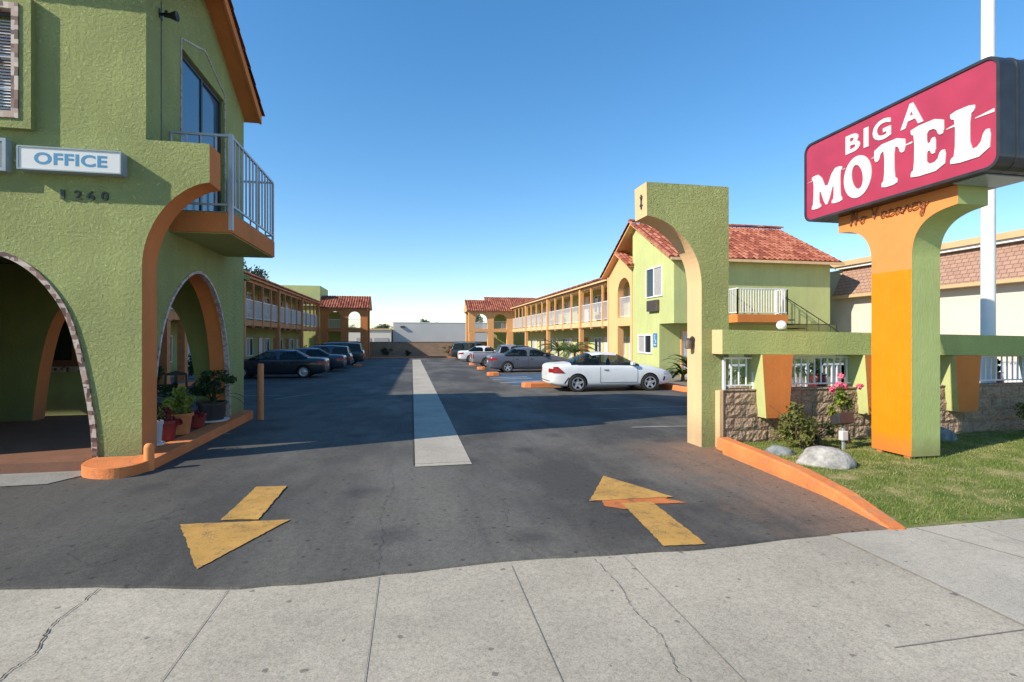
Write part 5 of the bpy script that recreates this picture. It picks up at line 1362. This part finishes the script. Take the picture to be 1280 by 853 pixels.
CAR_CACHE = {}
def car_meshes(kind):
    if kind in CAR_CACHE: return CAR_CACHE[kind]
    st, W, L, rear, front = car_type(kind); zb = .24 if kind in ('suv', 'truck') else .17
    rings = [ring(s_, zb if 1 < i < len(st) - 2 else zb + .10) for i, s_ in enumerate(st)]; n = len(rings[0])
    vs = [p for r_ in rings for p in r_]; fs = []; mi = []
    for i in range(len(rings) - 1):
        cabA, cabB = st[i][5] > 0, st[i + 1][5] > 0
        for k in range(n):
            k2 = (k + 1) % n; fs.append((i * n + k, i * n + k2, (i + 1) * n + k2, (i + 1) * n + k)); m = 0
            kk = k if k < 8 else 15 - k
            if kk == 5 and cabA and cabB and (st[i + 1][0] - st[i][0] > .15 or kind == 'coupe'): m = 1          # side glass
            if kk == 5 and (cabA != cabB) and i in (rear, front) and kind in ('coupe', 'sedan') : m = 1 if i == front else 1
            if kk == 5 and (cabA != cabB) and kind in ('suv', 'truck') and i == front: m = 1
            if kk in (6, 7) and i in (rear, front): m = 1
            mi.append(m)
    fs.append(tuple(range(n))[::-1]); mi.append(0); fs.append(tuple((len(rings) - 1) * n + k for k in range(n))); mi.append(0)
    me = bpy.data.meshes.new('b'); me.from_pydata(vs, [], fs)
    for m in (M['cwhite'], M['carglass'], M['well']): me.materials.append(m)
    me.polygons.foreach_set('material_index', mi)
    bm = bmesh.new(); bm.from_mesh(me); bmesh.ops.recalc_face_normals(bm, faces=bm.faces)
    cl = bm.edges.layers.float.get('crease_edge') or bm.edges.layers.float.new('crease_edge')
    for e in bm.edges:
        if len(e.link_faces) == 2:
            a, b = e.link_faces
            if a.material_index != b.material_index: e[cl] = .75
            ks = sorted((v.index % n) if (v.index % n) < 9 else n - (v.index % n) for v in e.verts)
            if ks == [5, 5]: e[cl] = max(e[cl], .55)
            if ks == [2, 2]: e[cl] = .3
    bm.to_mesh(me); bm.free()
    ob = bpy.data.objects.new('b', me); C.objects.link(ob)
    s_ = ob.modifiers.new('s', 'SUBSURF'); s_.levels = 3; s_.render_levels = 3
    cut = []
    for wx, wr in W:
        for sd in (-1, 1):
            hw = st[len(st) // 2][2]
            mb = MB().lathe([(wr * 1.14, sd * (hw - .26)), (wr * 1.14, sd * (hw + .2))], (wx, 0, wr), 32, axis='Y')
            mb.m = [2] * len(mb.f)
            c_ = mb.build('c', [M['cwhite'], M['carglass'], M['well']]); cut.append(c_)
    if kind == 'truck':
        mb = MB().box(.14, 1.72, -.70, .70, .66, 1.3); mb.m = [2] * len(mb.f); cut.append(mb.build('c', [M['cwhite'], M['carglass'], M['well']]))
    full = boolean_eval(ob, cut)
    for c_ in cut: bpy.data.objects.remove(c_)
    bpy.data.objects.remove(ob)
    # split by material into body, glass panes, wheel wells
    def sub(pred):
        idx = {}; v2 = []; f2 = []
        for p in full.polygons:
            if pred(p):
                q = []
                for v in p.vertices:
                    if v not in idx: idx[v] = len(v2); v2.append(tuple(full.vertices[v].co))
                    q.append(idx[v])
                f2.append(q)
        return v2, f2
    body = sub(lambda p: p.material_index == 0); well = sub(lambda p: p.material_index == 2)
    pane = {}
    gl = [p for p in full.polygons if p.material_index == 1]
    xc = (st[rear + 1][1] + st[front][1]) / 2
    def region(p):
        c_ = p.center
        w_ = abs(p.normal.y)
        if w_ > .62: return 'side_window_a' if c_.y > 0 else 'side_window_b'
        return 'windscreen' if c_.x > xc else 'rear_window'
    for key in ('side_window_a', 'side_window_b', 'windscreen', 'rear_window'):
        pane[key] = sub(lambda p: p.material_index == 1 and region(p) == key)
    bvh = BVHTree.FromPolygons([tuple(v.co) for v in full.vertices], [tuple(p.vertices) for p in full.polygons])
    CAR_CACHE[kind] = (body, well, pane, bvh); return CAR_CACHE[kind]

def wheel_parts(e, x, y, r, sd, spokes=5, hub=False):
    """tyre as part, rim as its sub-part; sd: outward side along y"""
    w = .19
    t = MB().lathe([(r * .64, -w / 2), (r * .93, -w / 2), (r, -w / 2 + .03), (r, w / 2 - .03), (r * .93, w / 2), (r * .64, w / 2)], (x, y - sd * w / 2, r), 32, axis='Y')
    del t.f[-2:], t.m[-2:], t.t[-2:]
    t = t.build('wheel', M['tyre'], e, smooth=True)
    m = MB(); yo = y - sd * .035
    m.lathe([(r * .60, 0), (r * .68, 0), (r * .68, -sd * .02), (r * .60, -sd * .02)][::1], (x, yo + sd * .038, r), 32, axis='Y')
    m.f.pop(); m.f.pop(); m.m.pop(); m.m.pop(); m.t.pop(); m.t.pop()
    if hub:
        m.lathe([(.001, .022 * sd), (r * .25, .02 * sd), (r * .45, .0), (r * .60, .01 * sd), (r * .60, -.02 * sd)], (x, yo, r), 28, axis='Y')
    else:
        for k in range(spokes):
            a = 2 * PI * k / spokes + .3; c_, s_ = math.cos(a), math.sin(a)
            def P(u, v, d): return (x + u * c_ - v * s_, yo + d, r + u * s_ + v * c_)
            vs = [P(.02, -.05, 0), (P(r * .64, -.028 * r / .3, sd * .025)), P(r * .64, .028 * r / .3, sd * .025), P(.02, .05, 0), P(.02, -.05, -sd * .03), P(r * .64, -.028 * r / .3, -sd * .01), P(r * .64, .028 * r / .3, -sd * .01), P(.02, .05, -sd * .03)]
            m.add(vs, [(0, 1, 2, 3), (4, 7, 6, 5), (0, 4, 5, 1), (1, 5, 6, 2), (2, 6, 7, 3), (3, 7, 4, 0)])
        m.lathe([(.001, .022 * sd), (.05, .015 * sd), (.055, -.02 * sd)], (x, yo, r), 16, axis='Y')
    m.build('rim', M['alloy'], t)
    d = MB().lathe([(.001, 0), (r * .63, 0), (r * .63, .004)], (x, yo - sd * .05, r), 24, axis='Y'); d.build('brake_disc', M['well'], t)

def car(kind, name, paint, x, y, rz, scale, label, cat='car', hub=False, group=None, extras=()):
    st, W, L, rear, front = car_type(kind); body, well, pane, bvh = car_meshes(kind)
    hw = st[len(st) // 2][2]
    e = empty(name, (0, 0, 0), label, cat, group)
    def raw(nm, vf, mat, parent, smooth=True):
        use = sorted({i for f in vf[1] for i in f}); ix = {v: k for k, v in enumerate(use)}
        vf = ([vf[0][i] for i in use], [[ix[i] for i in f] for f in vf[1]])
        me = bpy.data.meshes.new(nm); me.from_pydata(vf[0], [], vf[1]); me.materials.append(mat)
        me.polygons.foreach_set('use_smooth', [smooth] * len(me.polygons)); 
        try: me.set_sharp_from_angle(angle=R(38))
        except Exception: pass
        o = bpy.data.objects.new(nm, me); C.objects.link(o); o.parent = parent; return o
    b = raw('body', body, M[paint], e)
    for wx, wr in W:
        for sd in (-1, 1):
            keep = [f for f in well[1] if abs(sum(well[0][i][0] for i in f) / len(f) - wx) < .6 and sum(well[0][i][1] for i in f) * sd > 0 and not (kind == 'truck' and min(well[0][i][2] for i in f) > wr * 1.14 + wr + .001)]
            raw('wheel_arch', (well[0], keep), M['well'], b)
    if kind == 'truck': raw('load_bed', (well[0], [f for f in well[1] if min(well[0][i][2] for i in f) > .62 and max(abs(well[0][i][1]) for i in f) < .72]), M['well'], b)
    for k, nm in (('side_window_a', 'side_window'), ('side_window_b', 'side_window'), ('windscreen', 'windscreen'), ('rear_window', 'rear_window')):
        if pane[k][1]: raw(nm, pane[k], M['carglass'], e)
    def proj_side(px, pz, sd, off=.004):
        h = bvh.ray_cast(Vector((px, sd * 2, pz)), Vector((0, -sd, 0)))
        return (h[0] + h[1] * off) if h[0] else Vector((px, sd * hw, pz))
    def proj_end(py, pz, end, off=.004):
        h = bvh.ray_cast(Vector((-2 if end < 0 else L + 2, py, pz)), Vector((1 if end < 0 else -1, 0, 0)))
        return (h[0] + h[1] * off) if h[0] else None
    def patch(a0, a1, b0, b1, f, na=6, nb=4, skew=0):
        mb = MB(); g = [[f(a0 + (a1 - a0) * i / na + skew * j / nb, b0 + (b1 - b0) * j / nb) for i in range(na + 1)] for j in range(nb + 1)]
        for j in range(nb):
            for i in range(na):
                q = [g[j][i], g[j][i + 1], g[j + 1][i + 1], g[j + 1][i]]
                if all(v is not None for v in q): mb.add(q, [(0, 1, 2, 3)])
        return mb
    def line(pts, w, f):
        mb = MB(); pp = []
        for i in range(len(pts) - 1):
            for k in range(6): t = k / 6; pp.append((pts[i][0] + (pts[i + 1][0] - pts[i][0]) * t, pts[i][1] + (pts[i + 1][1] - pts[i][1]) * t))
        pp.append(pts[-1])
        for i in range(len(pp) - 1):
            a = Vector(pp[i]); c_ = Vector(pp[i + 1]); d = (c_ - a).normalized(); nn = Vector((-d.y, d.x)) * w
            q = [f(*(a - nn)), f(*(c_ - nn)), f(*(c_ + nn)), f(*(a + nn))]
            mb.add(q, [(0, 1, 2, 3)])
        return mb
    zb_ = st[len(st) // 2][3]; base = zb_ - .05
    dA = {'coupe': (1.72, 3.05), 'sedan': (1.35, 2.2, 3.35), 'suv': (1.3, 2.42, 3.4), 'truck': (1.98, 3.45)}[kind]
    for sd in (-1, 1):
        f = lambda a, c_: proj_side(a, c_, sd)
        if kind == 'coupe': line([(1.70, .92), (1.78, 1.24)], .022, lambda a, c_: proj_side(a, c_, sd, .006)).build('window_pillar', M['well'], b, fix=False)
        line([(.95, zb_ + .012), (st[front + 1][0] - .12, zb_ + .004)], .009, lambda a, c_: proj_side(a, c_, sd, .007)).build('window_trim', M['well'], b, fix=False)
        for xx in dA: line([(xx, .32), (xx, base)], .006, f).build('door_seam', M['well'], b, fix=False)
        line([(dA[0], .32), (dA[-1], .32)], .006, f).build('sill_seam', M['well'], b, fix=False)
        for k in range(len(dA) - 1):
            hx = dA[k] + .12
            patch(hx, hx + .17, base - .12, base - .09, lambda a, c_: proj_side(a, c_, sd, .02), 3, 1).build('door_handle', M['well' if paint != 'cwhite' else 'grille'], b, fix=False)
        mx = dA[-1] - .18; p = proj_side(mx, zb_ + .02, sd)
        MB().box(mx - .06, mx + .07, min(p.y, p.y + sd * .17), max(p.y, p.y + sd * .17), zb_ + .0, zb_ + .12).build('wing_mirror', M[paint], e, bevel=.025)
        if kind == 'coupe':
            tl_ = MB(); f0 = lambda a, c_: proj_side(a, c_, sd, .006)
            pp = [(.17, .62), (.42, .66), (.20, .86), (.14, .80)]
            patch(0, 1, .645, .86, lambda a, c_: proj_side(.10 + a * (.40 - 1.1 * (c_ - .645)), c_, sd, .012), 10, 8).build('tail_light', M['taillight'], e, fix=False)
            line([(.48, .30), (.55, .40), (.62, .50)], .02, f).build('side_vent', M['well'], b, fix=False)
            line([(4.02, .36), (4.06, .5)], .03, f).build('side_vent', M['well'], b, fix=False)
        elif kind == 'sedan':
            patch(.10, .42, .70, .84, lambda a, c_: proj_side(a, c_, sd, .006), 5, 3).build('tail_light', M['taillight'], e, fix=False)
        elif kind == 'suv':
            patch(.05, .16, .62, 1.05, lambda a, c_: proj_side(a, c_, sd, .006), 2, 5).build('tail_light', M['taillight'], e, fix=False)
        else:
            patch(.02, .14, .62, .92, lambda a, c_: proj_side(a, c_, sd, .006), 2, 5).build('tail_light', M['taillight'], e, fix=False)
        hz = st[-3][3] - .08
        patch(L - .42, L - .12, hz - .06, hz + .05, lambda a, c_: proj_side(a, c_, sd, .006), 5, 3).build('headlight', M['headlight'], e, fix=False)
        y0_, y1_ = (hw * .55, hw * .86) if sd > 0 else (-hw * .86, -hw * .55)
        tz = {'coupe': (.66, .80), 'sedan': (.68, .84), 'suv': (.62, .95), 'truck': (.62, .92)}[kind]
        m_ = patch(y0_, y1_, tz[0], tz[1], lambda a, c_: proj_end(a, c_, -1, .006), 5, 3)
        if m_.f: m_.build('tail_light', M['taillight'], e, fix=False)
    m_ = patch(-.17, .17, .56 if kind != 'suv' else .62, .68 if kind != 'suv' else .74, lambda a, c_: proj_end(a, c_, -1, .008), 3, 2)
    if m_.f: m_.build('number_plate', M['plate'], e, fix=False)
    m_ = patch(-.62, .62, .36, .385, lambda a, c_: proj_end(a, c_, -1, .004), 10, 1)
    if m_.f: m_.build('bumper_line', M['well'], b, fix=False)
    m_ = patch(-.45, .45, .44, .54, lambda a, c_: proj_end(a, c_, 1, .006), 6, 2)
    if m_.f: m_.build('grille', M['well'], e, fix=False)
    if kind == 'suv':
        for sd in (-1, 1): MB().tube([(.5, sd * .55, 1.70), (.6, sd * .55, 1.75), (2.6, sd * .55, 1.76), (2.7, sd * .55, 1.71)], .015, 6).build('roof_rail', M['darkmetal'], e)
    xs_ = st[front][1] - .62; xr = st[rear + 1][1] + .18
    for sd in (-1, 1):
        zs_ = zb_ - .38
        mb = MB().prism([[(xs_ - .1, zs_), (xs_ + .45, zs_), (xs_ + .48, zs_ + .14), (xs_ + .05, zs_ + .16), (xs_ - .10, zs_ + .58), (xs_ - .22, zs_ + .58)]], XZ, sd * .36 - .22, sd * .36 + .22)
        sx_ = mb.build('seat', M['black'], e, bevel=.03)
        MB().box(xs_ - .21, xs_ - .11, sd * .36 - .12, sd * .36 + .12, zs_ + .60, zs_ + .76).build('headrest', M['black'], sx_, bevel=.03)
    if kind != 'truck': MB().prism([[(xr, zb_ - .38), (xr + .5, zb_ - .38), (xr + .5, zb_ - .24), (xr + .1, zb_ - .24), (xr - .02, zb_ + .08), (xr - .12, zb_ + .08)]], XZ, -.6, .6).build('rear_seat', M['black'], e, bevel=.03)
    MB().lathe([(.17, -.012), (.185, 0), (.17, .012)], (xs_ + .62, -.36 if rz > 1 else .36, zb_ + .02), 20, axis='X').build('steering_wheel', M['black'], e)
    for wx, wr in W:
        for sd in (-1, 1): wheel_parts(e, wx, sd * (hw - .005), wr, sd, 5, hub)
    e.location = (x, y, gz(y)); e.rotation_euler = (math.atan(.009) * 0, 0, rz); e.scale = (scale,) * 3
    return e
gR = 'cars parked along the right wing'; gL = 'cars parked along the left wing'
car('coupe', 'coupe_car', 'cwhite', 4.48, 17.02, R(-1.5), .985, 'white two door coupe parked nearest on the right side of the car park', group=gR)
car('sedan', 'sedan_car', 'cgrey', 4.15, 28.35, 0, .97, 'slate grey sedan parked beyond the blue bay on the right', group=gR)
car('truck', 'pickup_truck', 'csilver', 3.9, 34.6, 0, .97, 'silver grey pickup truck parked just beyond the slate grey sedan', 'pickup truck', group=gR)
car('sedan', 'sedan_car', 'cblack', 6.2, 39.6, 0, 1, 'black car nosed in under the right wing behind the silver pickup', group=gR)
car('sedan', 'sedan_car', 'cwhite', 3.9, 44.3, 0, .97, 'white car whose tail just shows past the silver pickup on the right', group=gR)
car('suv', 'suv_car', 'cteal', 3.7, 51.0, 0, 1, 'dark teal estate car parked furthest away on the right', group=gR)
car('sedan', 'sedan_car', 'cblack', -4.0, 26.15, PI, .95, 'black sedan with plain hubcaps parked nearest on the left', hub=True, group=gL)
car('sedan', 'sedan_car', 'cnavy', -3.8, 31.3, PI, .97, 'dark navy sedan parked second from the near end on the left', group=gL)
car('suv', 'suv_car', 'cnavy', -3.85, 35.0, PI, .88, 'dark navy estate car with pale rear pillar, parked third on the left', group=gL)
car('suv', 'suv_car', 'cteal', -3.5, 40.2, PI, 1, 'dark green off roader parked furthest away on the left', group=gL)

# ------------------------------------------------------------------ camera and light
cd = bpy.data.cameras.new('camera'); cam = bpy.data.objects.new('camera', cd); C.objects.link(cam); S.camera = cam
cam.location = (0, 0, 1.7); cam.rotation_euler = (R(90), 0, -math.atan(125 / 640))
cd.sensor_width = 36; cd.lens = 18.0; cd.shift_y = -3.5 / 1280; cd.clip_start = .05; cd.clip_end = 2000
SUN_AZ, SUN_EL = 17, 32.5          # shadows run towards +X, swung 14 degrees towards +Y
sl_ = bpy.data.lights.new('sun', 'SUN'); sun = bpy.data.objects.new('sun', sl_); C.objects.link(sun)
sl_.energy = 4.15; sl_.angle = R(.55); sl_.color = (1, .90, .75)
d = Vector((math.cos(R(SUN_AZ)) * math.cos(R(SUN_EL)), math.sin(R(SUN_AZ)) * math.cos(R(SUN_EL)), -math.sin(R(SUN_EL))))
sun.rotation_euler = d.to_track_quat('-Z', 'Y').to_euler(); sun.location = (-20, -5, 20)
w = bpy.data.worlds.new('World'); S.world = w; w.use_nodes = True
nt = w.node_tree; bg = nt.nodes['Background']; sk = nt.nodes.new('ShaderNodeTexSky'); sk.sky_type = 'NISHITA'
sk.sun_disc = False; sk.sun_elevation = R(SUN_EL); sk.sun_rotation = R(270 - SUN_AZ)
sk.altitude = 0; sk.air_density = 1.0; sk.dust_density = .0; sk.ozone_density = 2.2
hs_ = nt.nodes.new('ShaderNodeHueSaturation'); hs_.inputs['Saturation'].default_value = 1.42; hs_.inputs['Hue'].default_value = .501; hs_.inputs['Value'].default_value = 1.15
gm_ = nt.nodes.new('ShaderNodeGamma'); gm_.inputs[1].default_value = .82
nt.links.new(sk.outputs[0], gm_.inputs[0]); nt.links.new(gm_.outputs[0], hs_.inputs['Color']); nt.links.new(hs_.outputs[0], bg.inputs[0]); bg.inputs[1].default_value = .15
S.view_settings.view_transform = 'Standard'; S.view_settings.look = 'None'; S.view_settings.gamma = 1; S.view_settings.exposure = .68
S.render.engine = 'CYCLES'
